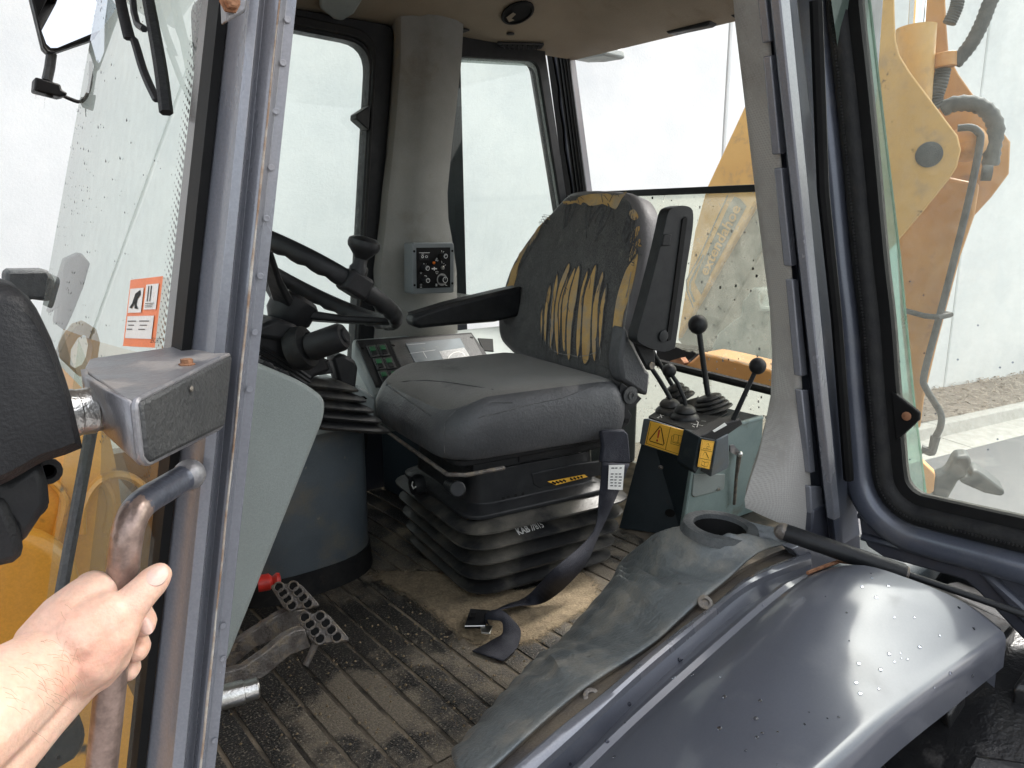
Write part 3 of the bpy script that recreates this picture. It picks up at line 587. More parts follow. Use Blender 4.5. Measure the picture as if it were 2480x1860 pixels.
# rear edge of the skin, then a blended patch between crease and outer fold
redge = smooth([cD[-1], at('D4', 700, 492, Y=.425), at('D4', 1000, 572, Y=.368), at('D4', 1300, 702, Y=.318), cF[-1]], 6); NV = 20; redge = resample(redge, NV)
fedge = [lin(cD[0], cF[0], k/NV) for k in range(NV+1)]
def skin(i, j):
    u, v = i/NF, j/NV
    p = lin(cD[i], cF[i], v)*1.0+lin(fedge[j], redge[j], u)-(lin(lin(cD[0], cF[0], v), lin(cD[-1], cF[-1], v), u))
    e = v*6
    return p+V((0, 0, .012*math.sin(math.pi*v)*(1-u**6)))
rows_ = [[p+V((0, 0, -.008)) for p in cB], [p+V((0, 0, -.018)) for p in cC], [lin(a, b, .6)+V((0, 0, -.005)) for a, b in zip(cC, cD)], [p+V((0, .004, -.0005)) for p in cD], [p+V((0, -.002, .0018)) for p in cD], [p+V((0, -.009, -.001)) for p in cD]]
rows_ += [[skin(i, j) for i in range(NF+1)] for j in range(2, NV+1)]
last = rows_[-1]
rows_ += [[p+V((0, -.004, -.001)) for p in last], [p+V((0, -.009, -.004)) for p in last], [p+V((0, -.012, -.010)) for p in last], [p+V((0, -.013, -.020)) for p in last], [p+V((.004, -.013, -.052)) for p in last], [p+V((.0, -.002, -.055)) for p in last], [p+V((0, .03, -.05)) for p in last]]
mf = MB().loft(rows_, closed=False); mf.build('fender_skin', M['fender'], FE); hf = hitter(mf)
# folded rear edge of the fender and drips
MB().loft([[p for p in redge], [p+V((.02, 0, -.01)) for p in redge], [p+V((.03, 0, -.10)) for p in redge]], closed=False).build('fender_return', M['fender'], FE)
k = 0
for (x, y) in [(780, 545), (785, 570), (880, 615), (810, 680), (915, 795), (1030, 795), (1285, 740), (1370, 860), (885, 1005), (950, 1000), (955, 1030), (990, 1035), (915, 1050), (835, 1095), (655, 930), (695, 1170), (718, 1232), (825, 1205), (530, 1375), (595, 1368), (115, 1378), (125, 1485), (155, 1460), (60, 1560), (400, 1410), (425, 1340), (710, 1060), (1360, 1130), (1235, 1115), (1145, 1200), (1330, 1225), (390, 685), (520, 675), (640, 768), (160, 728), (730, 620), (1175, 900), (1060, 965), (240, 1640), (145, 1275)]:
    p, n = hf('D4', x, y, .0003); r = random.choice((.0008, .0012, .0018)); MB().lathe(p, n, [(r*1.2, 0), (r, r*.5), (r*.6, r*.8), (.0001, r*.95)], 8).build('water_drop', M['drop'], FE)
for (x, y) in [(1270, 1000), (1290, 1005), (1350, 1095), (1520, 1107), (1230, 1115), (1245, 1108), (1735, 1360), (1780, 1450), (1740, 1475), (1515, 1420), (1675, 1555), (1870, 1440), (875, 1595), (830, 1495), (605, 1635), (940, 1385), (965, 1270), (1545, 1228)]:
    p, n = hf('D3', x, y, .0003); r = random.choice((.0010, .0016, .0022)); MB().lathe(p, n, [(r*1.2, 0), (r, r*.5), (r*.6, r*.8), (.0001, r*.95)], 8).build('water_drop', M['drop'], FE)
for (x, y) in ((735, 1240), (1425, 665)):
    p = at('D3', x, y, Y=.548)+V((0, 0, .002)); MB().lathe(p, (-.2, -.5, .8), [(.011, 0), (.011, .003), (.009, .004), (.0055, .004), (.005, .001), (.0001, .001)], 14).build('flange_bolt', M['grimy_steel'], FE)
# bracket plates at the foot of the near post
MB().prism([at('D4', x, y, Y=.535) for x, y in ((330, 400), (400, 370), (480, 360), (620, 455), (420, 545), (400, 480))], (0, .02, 0)).build('post_foot', M['paint'], FE, bevel=.002)
MB().prism([at('D4', x, y, Y=.55) for x, y in ((450, 180), (600, 100), (690, 230), (720, 330), (725, 420), (620, 455), (480, 370), (440, 310))], (0, .02, 0)).build('post_foot', M['paint_dark'], FE, bevel=.003)
MB().tube([at('D4', 418, 540, Y=.47), at('D4', 520, 500, Y=.47), at('D4', 600, 472, Y=.465), at('D4', 700, 485, Y=.46)], .0028, 6).build('rusty_edge', M['rust'], FE)
# ---- draped mat over the wheel arch
bz = [FL, FL, FL, FL, -.785, -.75, -.67, -.575, -.50, -.462, -.455, -.455]
bp_ = [(40, 1730), (260, 1330), (440, 1060), (620, 830), (750, 700), (850, 560), (900, 430), (1000, 330), (1150, 250), (1330, 190), (1620, 150), (1960, 230)]
cBt = resample(smooth([at('D3', x, y, Z=z) for (x, y), z in zip(bp_, bz)], 6), 120)
cTt = resample(curve('D3', [(-40, 1800), (150, 1640), (390, 1420), (690, 1170), (1090, 910), (1340, 690), (1560, 510), (1680, 400), (1790, 330), (1960, 292)], .556, 60), 120)
rows_ = []; NW = 44
for j in range(NW+1):
    v = j/NW; r = []
    for i in range(121):
        u = i/120; p = lin(cTt[i], cBt[i], v); b = math.sin(math.pi*v)
        wr = .013*math.sin(v*5+u*22+1.5*math.sin(v*4))*b*(u > .25)+.016*math.sin(u*62-v*10+2*math.sin(v*3))*b*max(0, min(u-.35, .85-u))+.0025*math.sin(u*140+v*17)*b
        r.append(p+V((-.015, .018, .045))*b*(1-.55*u)*(1 if u < .8 else (1-u)*5)+V((0, 0, wr)))
    rows_.append(r)
md_ = MB().loft(rows_, closed=False)
cupc, cupn = hitter(md_)('D3', 1515, 215)
cupn = (cupn+V((0, 0, 1))).normalized()
keep = [i for i, f in enumerate(md_.f) if not (((sum((md_.v[k] for k in f), V())/4)-cupc).length < .044)]
md_.f = [md_.f[i] for i in keep]; md_.m = [0]*len(keep)
AM = group_part('wheel_arch_mat', BH)
md_.build('draped_sheet', M['sheet'], AM, solid=.003)
cupc = cupc+cupn*.006
MB().lathe(cupc+cupn*.003, cupn, [(.060, -.012), (.056, .001), (.048, .003), (.041, .001), (.040, -.006)], 32, cap=False).build('cup_rim', M['hose'], AM)
MB().lathe(cupc+cupn*.003, cupn, [(.0405, -.004), (.038, -.02), (.034, -.04), (.0001, -.05)], 32, cap=False).build('cup_recess', M['ink'], AM)
# ---- cab floor: ribbed mat, strip by strip
FM = group_part('floor', BH)
MB().prism([V((.02, .80, FL-.03)), V((1.86, .80, FL-.03)), V((1.86, 1.96, FL-.03)), V((.02, 1.96, FL-.03))], (0, 0, .0262)).build('floor_plate', M['groove'], FM, sm=False)
x = .039
while x < 1.4:
    a, b = x+.0035, x+.0455
    y0 = .835 if x < 1 else .9
    MB().loft([[V((a, y, FL-.009)), V((a+.001, y, FL-.001)), V((a+.004, y, FL)), V((b-.004, y, FL)), V((b-.001, y, FL-.001)), V((b, y, FL-.009))] for y in (y0, 1.1, 1.4, 1.95)]).build('mat_strip', M['mat'], FM)
    x += .0487
MB().prism([V((.02, .80, FL-.008)), V((1.0, .80, FL-.008)), V((1.0, .832, FL-.008)), V((.02, .832, FL-.008))], (0, 0, .009)).build('mat_border', M['mat'], FM, bevel=.003)
MB().prism([V((.02, .60, FL-.4)), V((1.0, .60, FL-.4)), V((1.0, .80, FL-.4)), V((.02, .80, FL-.4))], (0, 0, .395)).build('door_sill', M['paint_dark'], FM, bevel=.006)
mud = smooth([at('D1', x_, y_, Z=FL+.002) for x_, y_ in ((-100, 1000), (400, 1000), (900, 1120), (1180, 1020), (1330, 1000), (1430, 1075), (1450, 1180), (1380, 1250), (1180, 1360), (1060, 1450), (880, 1500), (640, 1510), (480, 1420), (260, 1240), (60, 1120))], 4, True)
mc_ = sum(mud, V())/len(mud); mb = MB(); nm_ = len(mud); rk = (1.0, .9, .8, .65, .45, .2, .01)
mb.loft([[mc_+(p-mc_)*k for p in mud] for k in rk], cap=False)
mo_ = mb.build('mud_patch', M['mudfade'], FM)
at_ = mo_.data.attributes.new('edge', 'FLOAT', 'POINT')
for j, k in enumerate(rk):
    for i in range(nm_): at_.data[j*nm_+i].value = min(1, (1-k)*2.6)
mb = MB()
for i in range(700):
    p = V((random.gauss(.62, .22), random.uniform(.85, 1.3), FL+.001)); r = random.choice((.0008, .0012, .0016, .003)); 
    if .05 < p.x < 1.15: mb.add([p+V((r, 0, 0)), p+V((0, r, 0)), p+V((-r, 0, 0)), p+V((0, -r, 0)), p+V((0, 0, r))], [(0, 1, 4), (1, 2, 4), (2, 3, 4), (3, 0, 4)])
tag(mb.build('grit', M['sand'], FM, sm=False), kind='stuff')
# machine side below the floor, far side wall below the windows
MB().prism([V((.1, 1.96, -1.1)), V((1.9, 1.96, -1.1)), V((1.9, 1.96, -.55)), V((.1, 1.96, -.55))], (0, .05, 0)).build('far_side_panel', M['paint_dark'], BH, sm=False)
MB().prism([V((.08, .62, -1.7)), V((2.0, .62, -1.7)), V((2.0, 1.9, -1.7)), V((.08, 1.9, -1.7))], (0, 0, .85)).build('chassis', M['tower'], BH, bevel=.02)
MB().prism([V((1.22, .50, -1.7)), V((1.62, .50, -1.7)), V((1.62, .64, -1.7)), V((1.22, .64, -1.7))], (0, 0, 1.10)).build('rear_frame', M['tower'], BH, bevel=.02)
# ---- rear wheel under the fender
WH = group_part('rear_wheel', BH)
wc = V((1.22, .28, -1.30)); RT_ = .70
prof = [(-.22, .40), (-.23, .55), (-.21, .65), (-.17, .695), (0, .71), (.17, .695), (.21, .65), (.23, .55), (.22, .40)]
nn = 64
MB().loft([[wc+V((math.sin(2*math.pi*k/nn)*r, y, math.cos(2*math.pi*k/nn)*r)) for y, r in prof] for k in range(nn+1)], closed=False).build('tyre', M['tyre'], WH)
for k in range(26):
    for sd in (-1, 1):
        a0 = 2*math.pi*(k+(.5 if sd > 0 else 0))/26; q = []
        for y, da, r in ((.02*sd, 0, .704), (.20*sd, .16, .678), (.225*sd, .17, .63), (.225*sd, .23, .63), (.20*sd, .23, .678), (.02*sd, .075, .704)):
            q.append((y, a0+da, r))
        P_ = lambda dr: [wc+V((math.sin(a)*(r+dr), y, math.cos(a)*(r+dr))) for y, a, r in q]
        if math.cos(a0) > .3: MB().loft([P_(-.01), P_(.030), ]).build('tread_lug', M['tyre'], WH, bevel=.006)
MB().lathe(wc, (0, -1, 0), [(.42, -.1), (.42, .20), (.36, .2), (.34, .05), (.14, .04), (.12, .12), (.0001, .12)], 32).build('rim', M['yellow'], WH)
MB().tube(smooth([at('D4', x_, y_, D=1.25) for x_, y_ in ((1480, 1150), (1560, 1085), (1659, 1060), (1750, 1060))], 4), .008, 10).build('hose', M['rubber'], WH)
# ---- entry door, swung open square to the cab
DR = group_part('entry_door', BH); XD = 1.16
pth = [('D5', 812, -260), ('D5', 822, -80), ('D5', 835, 100), ('D5', 880, 500), ('D5', 930, 1000), ('D6', 985, 0), ('D6', 1030, 400), ('D6', 1060, 800), ('D6', 1090, 1130), ('D6', 1108, 1340), ('D6', 1128, 1430), ('D6', 1190, 1492), ('D6', 1300, 1525), ('D6', 1866, 1650), ('D6', 2500, 1790)]
path = smooth([at(*p, X=XD) for p in pth], 6)
def offs(path, prof):
    rings = []; m = len(path)
    for i, p in enumerate(path):
        t = (path[min(i+1, m-1)]-path[max(i-1, 0)]).normalized(); n = V((0, t.z, -t.y))
        if n.y < 0 and abs(t.z) > abs(t.y): n = -n
        if n.z > 0 and abs(t.z) <= abs(t.y): n = -n
        rings.append([p+n*o_+V((x_, 0, 0)) for o_, x_ in prof])
    return rings
MB().loft(offs(path, [(0, 0), (.018, -.001), (.018, .02), (0, .02)])).build('black_border', M['ink'], DR)
MB().loft(offs(path, [(.016, .004), (.017, -.006), (.024, -.013), (.034, -.015), (.043, -.012), (.048, -.004), (.048, .006)])).build('window_seal', M['rubber'], DR)
mb = MB(); o_ = offs(path, [(.030, -.0155), (.040, -.0150)])
pl = resample([lin(a[0], a[1], .5) for a in o_], 220)
for p in pl[::1]: mb.ball(p, .0022, 6)
tag(mb.build('seal_beads', M['rubber'], DR), kind='stuff')
MB().loft(offs(path, [(.046, .004), (.050, -.004), (.056, -.014), (.062, -.018), (.082, -.018), (.090, -.012), (.094, .004), (.094, .02), (.046, .02)])).build('door_frame', M['paint_mid'], DR)
lowp = [at('D4', x_, y_, X=XD+.004) for x_, y_ in ((690, 60), (900, 120), (1700, 330), (2400, 500), (2400, 1700), (1900, 1200), (1659, 930), (1400, 655), (1320, 585), (1100, 520), (850, 450), (760, 390), (722, 320))]
MB().prism(lowp, (.03, 0, 0)).build('door_panel', M['paint_dark'], DR, bevel=.004)
for l in (((715, 205), (900, 245), (1250, 305), (1700, 385)), ((735, 330), (900, 375), (1250, 470), (1700, 560))):
    MB().tube(smooth([at('D4', x_, y_, X=XD+.004) for x_, y_ in l], 4), .0085, 8, flat=.8).build('pressed_rib', M['paint_dark'], DR)
MB().prism([at('D4', x_, y_, X=XD-.006) for x_, y_ in ((1370, 520), (1420, 510), (1700, 760), (1700, 850), (1640, 830))], (.02, 0, 0)).build('gusset', M['paint_dark'], DR, bevel=.008)
gp = path+[V((XD, -.5, path[-1].z)), V((XD, -.5, .66)), V((XD, path[0].y, .66))]
MB().add([p+V((.012, 0, 0)) for p in gp], [tuple(range(len(gp)))]).build('glass', M['dglass'], DR, sm=False)
mb = MB()
for (x_, y_) in ((1235, 247), (1577, 435), (1795, 668), (1085, 662), (1150, 1277), (1640, 1215), (1310, 990), (1715, 700), (1240, 610), (1150, 160), (1700, 1150), (1450, 650)):
    p = at('D6', x_, y_, X=XD+.008); mb.ball(p, .0015, 8, (.5, 1, 1))
tag(mb.build('rain_specks', M['drop'], DR), kind='stuff')
mb = MB(); o0 = at('D6', 1152, 1368, X=XD+.009); o1 = at('D6', 1290, 1382, X=XD+.009); o2 = at('D6', 1152, 1350, X=XD+.009)
ex = (o1-o0).normalized(); ez = (o2-o0).normalized()
mp_ = MB().tube([at('D5', 690, -80, X=XD-.02), at('D6', 730, 900, X=XD-.02)], .002, 6)
MB().tube([at('D5', 560, 0, Y=.53), at('D5', 605, 1200, Y=.53), at('D6', 690, 400, Y=.53), at('D6', 728, 900, Y=.53), at('D6', 765, 1400, Y=.53)], .008, 8).build('door_gap_seal', M['ink'], NP)
# quarter pane standing ajar behind the door, with its hinge
QP = group_part('near_quarter_window', BH); YQ = .62
e = [at('D5', 888, -60, Y=YQ), at('D5', 940, 400, Y=YQ), at('D5', 1000, 900, Y=YQ), at('D6', 1085, 0, Y=YQ), at('D6', 1130, 450, Y=YQ), at('D6', 1180, 950, Y=YQ), at('D6', 1250, 1500, Y=YQ), at('D6', 1270, 1660, Y=YQ)]
MB().add(e+[p-V((.10, -.01, 0)) for p in e], [(i, i+1, 9+i, 8+i) for i in range(7)]).build('glass', M['eglass'], QP, sm=False)
MB().tube(e, .0026, 6).build('glass_edge', M['eglass'], QP)
MB().prism([at('D6', x_, y_, X=XD-.004) for x_, y_ in ((1030, 850), (1065, 872), (1185, 968), (1205, 985), (1203, 1030), (1095, 1132), (1060, 1160))], (.010, 0, 0)).build('glass_catch', M['ink'], DR, bevel=.002)
MB().lathe(at('D6', 1130, 1005, X=XD-.005), (-1, 0, 0), [(.007, 0), (.007, .002), (.005, .003), (.0001, .0035)], 10).build('bolt', M['rust'], DR)
# gas strut from post foot to door
GS = group_part('gas_strut', BH)
s0, s1 = at('D4', 275, 302, Y=.53), at('D4', 1900, 860, X=XD-.06)
sm_ = at('D4', 965, 540, P=(s0, (s1-s0).cross(V((0, 0, 1))).normalized())) ; tq = (sm_-s0).length/(s1-s0).length; sm_ = lin(s0, s1, tq)
MB().tube([s0, lin(s0, sm_, .02), sm_, sm_+(s1-s0).normalized()*.004], [.010, .0125, .0125, .010], 14).build('cylinder', M['black'], GS)
MB().tube([sm_, s1], .0048, 10).build('rod', M['black'], GS)
MB().ball(s0, .0125, 12).build('ball_joint', M['grimy_steel'], GS)
MB().lathe(sm_+(s1-s0).normalized()*.001, s1-s0, [(.011, 0), (.011, .004), (.006, .006)], 14).build('end_cap', M['grimy_steel'], GS)
# ---- bonnet and front bits seen past and through the windscreen
BN = group_part('bonnet', BH)
yb0 = .92; zt_ = at('S', 235, 1010, Y=yb0).z
def bon(u, v):
    x_ = lin(-2.2, .16, u); a = v
    if a < .55: y, z = yb0-.0*a, lin(-1.6, zt_-.09, a/.55)
    else:
        b = (a-.55)/.45*math.pi/2; y, z = yb0+.09*(1-math.cos(b)), zt_-.09+.09*math.sin(b)
    return V((x_, y, z))
MB().grid(bon, 10, 24).build('side_panel', M['orange'], BN)
MB().prism([V((-2.2, yb0+.088, zt_)), V((.16, yb0+.088, zt_)), V((.16, 1.75, zt_+.02)), V((-2.2, 1.75, zt_+.02))], (0, 0, -.03)).build('top_panel', M['orange'], BN)
for l in (((610, 1260), (615, 1080), (690, 920), (790, 845), (900, 830), (1000, 865), (1090, 950), (1140, 1060), (1150, 1300)), ((370, 870), (430, 920), (475, 1000), (472, 1080), (420, 1300), (350, 1659)), ((1150, 1130), (1210, 1190), (1230, 1300))):
    MB().tube(smooth([at('E5', x_, y_, Y=yb0-.001) for x_, y_ in l], 5), .009, 8, flat=.55).build('pressed_ridge', M['orange'], BN)
MB().lathe(at('E5', -20, 1690, Y=.86), (0, -1, 0), [(.07, 0), (.07, .02), (.06, .03), (.0001, .03)], 28).build('pin_cover', M['orange'], BN, bevel=.004)
MB().prism([at('E5', x_, y_, Y=yb0-.012) for x_, y_ in ((1060, 1270), (1110, 1250), (1150, 1330), (1220, 1290), (1200, 1420), (1110, 1440), (1060, 1600), (1020, 1620), (1030, 1400))], (0, .01, 0)).build('hose_bundle', M['hose'], BN)
MB().tube(smooth([at('C3', x_, y_, Y=.86) for x_, y_ in ((120, 1690), (180, 1580), (250, 1520), (330, 1540), (365, 1480), (340, 1400))], 4), .022, 10).build('hose', M['rubber'], BN)
o_l = [(345, 740), (395, 630), (450, 560), (510, 540), (570, 580), (592, 655), (580, 740), (545, 850), (470, 860)]; i_l = [(415, 800), (420, 700), (460, 632), (500, 612), (535, 640), (548, 690), (535, 760), (510, 810), (470, 830)]
LE = frame_ring([at('C2', *p, Y=1.7) for p in o_l], [at('C2', *p, Y=1.7) for p in i_l], (0, .05, 0)).build('lifting_eye', M['yellow'], BN, bevel=.004)
# ---- loader lamp on its bracket at the front post
A_ = at('C2', 1335, 728, Y=.492+DN); zb_ = A_.z
B_ = at('C2', 772, 1008, Z=zb_)                                   # same height, nearer
C_ = at('C2', 1290, 1152, P=(A_, V((A_.y-B_.y, B_.x-A_.x, 0)))); D_ = at('C2', 842, 1372, P=(A_, V((A_.y-B_.y, B_.x-A_.x, 0)))); D2_ = at('C2', 808, 1335, P=(A_, V((A_.y-B_.y, B_.x-A_.x, 0))))
E_ = at('C2', 495, 815, Z=zb_); F_ = at('C2', 530, 752, Z=zb_); G_ = at('C2', 1130, 668, Z=zb_); H_ = at('C2', 1312, 690, Z=zb_)
LB = group_part('lamp_bracket', BH)
nb = V((A_.y-B_.y, B_.x-A_.x, 0)).normalized()
if nb.y > 0: nb = -nb
MB().prism([B_, A_, C_, D_, D2_], nb*.006).build('cover_plate', M['plate'], LB, bevel=.003)
top = roundpoly([A_, B_, E_, F_, G_, H_], [.002, .006, .012, .006, .004, .004], 4)
MB().prism([p-nb*.0 for p in top], (0, 0, -.004)).build('top_plate', M['bracket'], LB, bevel=.0015)
lowB, lowE = B_+V((0, 0, (D_-B_).z)), E_+V((0, 0, -.035))
MB().loft([[B_, D2_-V((0, 0, 0)), D_], [lin(B_, E_, .3)+V((-.004, 0, .001)), lin(D2_, lowE, .25), lin(D_, lowE, .2)], [lin(B_, E_, .8)+V((-.004, 0, 0)), lin(D2_, lowE, .7), lin(D_, lowE, .62)], [E_, lin(E_, lowE, .5), lowE]], closed=False).build('side_plate', M['bracket'], LB, solid=.004)
rimp = [A_, B_, D2_, D_, C_]
MB().tube(roundpoly([p+nb*.002 for p in (A_, B_, D2_, D_, C_)], .005, 3), .0024, 8).build('folded_rim', M['bracket'], LB)
MB().lathe(at('C2', 1105, 790, Z=zb_), (0, 0, 1), [(.006, 0), (.006, .001), (.0045, .0015), (.0045, .0045), (.0001, .005)], 6).build('bolt', M['rust'], LB, sm=False)
MB().lathe(at('C2', 1130, 932, P=(A_+nb*.007, nb)), nb, [(.0022, 0), (.0018, .001), (.0001, .0012)], 10).build('screw', M['grimy_steel'], LB)
# grab handle
hp = [(458, 1150, .603), (430, 1166, .595), (395, 1187, .580), (360, 1208, .565), (333, 1232, .552), (315, 1268, .545), (305, 1315, HY), (298, 1380, HY), (290, 1450, HY), (274, 1600, HY), (257, 1760, HY), (240, 1920, HY), (228, 2040, HY)]
hpath = smooth([at('S', x_, y_, Y=Y) for x_, y_, Y in hp], 6)
HP = hpath
GH = group_part('grab_handle', BH)
ho_ = MB().tube(hpath, .0105, 20).build('tube', M['handle'], GH)
wa = ho_.data.attributes.new('wear', 'FLOAT', 'POINT')
for i in range(len(wa.data)):
    k = i//20; wa.data[i].value = max(.1, min(.85, .1+(k-19)*.055+(.12 if 5 < i % 20 < 15 else -.04)))
MB().lathe(hpath[0]-(hpath[1]-hpath[0]).normalized()*.002, hpath[0]-hpath[2], [(.0100, -.010), (.0122, -.005), (.0125, 0), (.010, .006)], 18).build('weld_collar', M['bracket'], GH)
# ---- wiper
WI = group_part('windscreen_wiper', BH)
wp = lambda pts, o: [hws('C1', x_, y_, o)[0] for x_, y_ in pts]
MB().tube(smooth(wp([(890, -60), (935, 130), (985, 300)], .022), 4), [.006]*9, 6, flat=.4).build('arm', M['blackm'], WI)
MB().tube(smooth(wp([(985, 290), (1010, 360), (1050, 480), (1100, 590), (1155, 690)], .018), 4), .0042, 6, flat=.5).build('arm_tip', M['blackm'], WI)
MB().tube(smooth(wp([(1035, -60), (1090, 200), (1145, 480), (1185, 760)], .014), 4), .006, 6, flat=.6).build('blade', M['rubber'], WI)
MB().tube(wp([(1000, 0), (1015, 130), (1040, 210), (1090, 240)], .022), .0035, 6).build('bridge', M['black'], WI)
# ---- far side mirror with its marker lamp, far lamp, solid shape for a dark reflection
FMi = group_part('far_mirror', BH); ym = 2.25
mo = [at('C1', x_, y_, Y=ym) for x_, y_ in ((165, -140), (275, 312), (300, 345), (340, 350), (600, 262), (740, 60), (740, -140))]
MB().prism([p+V((0, .006, 0)) for p in mo], (0, .03, 0)).build('housing', M['black'], FMi, bevel=.008)
cc = sum(mo, V())/len(mo); mi_ = [cc+(p-cc)*.93+V((0, -.004, 0)) for p in mo]
MB().add([p+V((0, (p.z-cc.z)*.5-(p.x-cc.x)*1.0-.06, 0)) for p in mi_], [tuple(range(len(mi_)))]).build('mirror_glass', M['mirror'], FMi, sm=False)
frame_ring([p+V((0, -.012, 0)) for p in mo], [cc+(p-cc)*.93+V((0, -.012, 0)) for p in mo], (0, .02, 0)).build('rim', M['black'], FMi, bevel=.004)
MB().tube([at('C1', 335, 345, Y=ym+.02), at('C1', 322, 440, Y=ym+.02), at('C1', 305, 520, Y=ym+.02)], .012, 8).build('stem', M['hose'], FMi)
MB().prism([at('C1', x_, y_, Y=ym) for x_, y_ in ((228, 497), (395, 545), (400, 580), (440, 600), (430, 620), (390, 628), (220, 585))], (0, .06, 0)).build('lamp_body', M['blackm'], FMi, bevel=.006)
MB().loft([[at('C1', x_, y_, Y=ym+d) for d in (0, .06)]+[at('C1', x_, y_, Y=ym+.07)] for x_, y_ in ((232, 590), (345, 625), (290, 680))]).build('lamp_cone', M['rubber'], FMi)
MB().tube(smooth([at('C1', x_, y_, Y=ym+.03) for x_, y_ in ((400, 615), (450, 640), (520, 660), (560, 620), (585, 540), (590, 400))], 4), .005, 6).build('wire', M['rubber'], FMi)
MB().prism([at('C2', x_, y_, Y=2.3) for x_, y_ in ((32, 240), (60, 228), (282, 225), (328, 285), (322, 385), (300, 418), (195, 405), (30, 420))], (0, .1, 0)).build('far_lamp', M['hose'], BH, bevel=.01)
MB().prism([at('C2', x_, y_, Y=2.2) for x_, y_ in ((390, 165), (480, 125), (535, 190), (495, 330), (435, 480), (385, 590), (330, 545), (345, 450), (290, 490), (350, 300))], (0, .06, 0)).build('dark_reflection', M['tower'], BH, bevel=.008)  # dark solid added in place of a reflection in the windscreen
# ---- digging arm behind the cab
BA = group_part('digging_arm', BH)
nd = V((-.90, -.43, 0)).normalized(); pd = at('D5', 1200, 700, D=2.75)
dp = lambda c, x_, y_, o=0: at(c, x_, y_, P=(pd-nd*o, nd))
MB().prism([dp('D5', x_, y_) for x_, y_ in ((880, -160), (1050, -160), (1055, 100), (1062, 250), (1085, 345), (1150, 450), (1240, 570), (1400, 785), (1450, 850), (1472, 940), (1445, 1050), (1400, 1120), (1240, 1320), (1060, 1530), (960, 1640), (900, 1000), (880, 400))], -nd*.045).build('dipper_plate', M['yellow'], BA, bevel=.006)
MB().lathe(dp('D5', 1270, 970, -.001), nd, [(.046, -.01), (.046, .004), (.042, .006), (.0001, .006)], 24).build('pivot_pin', M['hose'], BA)
MB().prism([dp('D5', x_, y_, .42) for x_, y_ in ((1230, -160), (1365, -160), (1380, 150), (1395, 350), (1460, 470), (1560, 610), (1720, 810), (1782, 890), (1772, 1090), (1660, 1240), (1540, 1370), (1420, 1430), (1250, 1100))], -nd*.045).build('dipper_plate', M['yorange'], BA, bevel=.006)
ctop, cbot = dp('D5', 1190, 170, .22), dp('D5', 1165, 760, .22)
ra_, rb_ = (dp('D5', 1320, 190, .22)-dp('D5', 1062, 190, .22)).length/2, (dp('D5', 1320, 190, .22)-dp('D5', 1062, 190, .22)).length/2*.9
MB().tube([ctop, cbot], [ra_, rb_], 24).build('dipper_cylinder', M['yellow'], BA)
MB().tube([ctop+(ctop-cbot).normalized()*.002, dp('D5', 1215, -200, .22)], ra_*.42, 20).build('cylinder_rod', M['chrome'], BA)
MB().prism([dp('D6', x_, y_, .20) for x_, y_ in ((1060, -300), (1380, -500), (1590, -455), (1560, -260), (1470, 0), (1320, 560), (1240, 900), (1215, 1090), (1170, 1080), (1100, 400))], -nd*.16).build('boom_cylinder', M['yorange'], BA, bevel=.03, seg=3)
MB().ball(dp('D5', 1510, 900, .2), .07, 16).build('cylinder_eye', M['yorange'], BA)
pp = [('D5', 1450, 805), ('D5', 1530, 800), ('D5', 1578, 830), ('D5', 1590, 900), ('D5', 1520, 1250), ('D5', 1420, 1659), ('D6', 1330, 400), ('D6', 1240, 740), ('D6', 1250, 830), ('D6', 1340, 980), ('D6', 1342, 1070), ('D6', 1305, 1150), ('D6', 1290, 1235), ('D6', 1225, 1210)]
MB().tube(smooth([dp(*p, .12) for p in pp], 4), .0135, 10).build('hydraulic_pipe', M['hose'], BA)
MB().tube([dp('D6', 1312, 1130, .12), dp('D6', 1290, 1220, .12), dp('D6', 1225, 1212, .12)], .02, 8).build('pipe_fitting', M['hose'], BA)
MB().tube([dp('D6', 1110, 340, .17), dp('D6', 1240, 375, .10), dp('D6', 1330, 385, .09), dp('D6', 1405, 368, .13), dp('D6', 1340, 355, .2)], .011, 8).build('pipe_clamp', M['hose'], BA)
for pts, r in ((((1350, 690), (1420, 655), (1540, 650), (1640, 700), (1690, 800), (1672, 910), (1655, 1040)), .030), (((1690, -60), (1650, 20), (1600, 150), (1530, 280), (1430, 400)), .026), (((1460, -60), (1440, 50), (1395, 150)), .024), (((1360, 430), (1340, 520), (1310, 620), (1330, 680)), .028)):
    p = resample(smooth([dp('D5', x_, y_, .25) for x_, y_ in pts], 5), 26)
    MB().tube(p, [r*(1.08 if k % 2 else .94) for k in range(27)], 12).build('hydraulic_hose', M['hose'], BA)
MB().tube([dp('D5', 1365, 335, .24), dp('D5', 1365, 425, .24)], .045, 12).build('hose_fitting', M['yorange'], BA, bevel=.004)
MB().tube([dp('D5', 1600, 1085, .2), dp('D5', 1665, 1085, .2)], .03, 12).build('pin_end', M['hose'], BA)
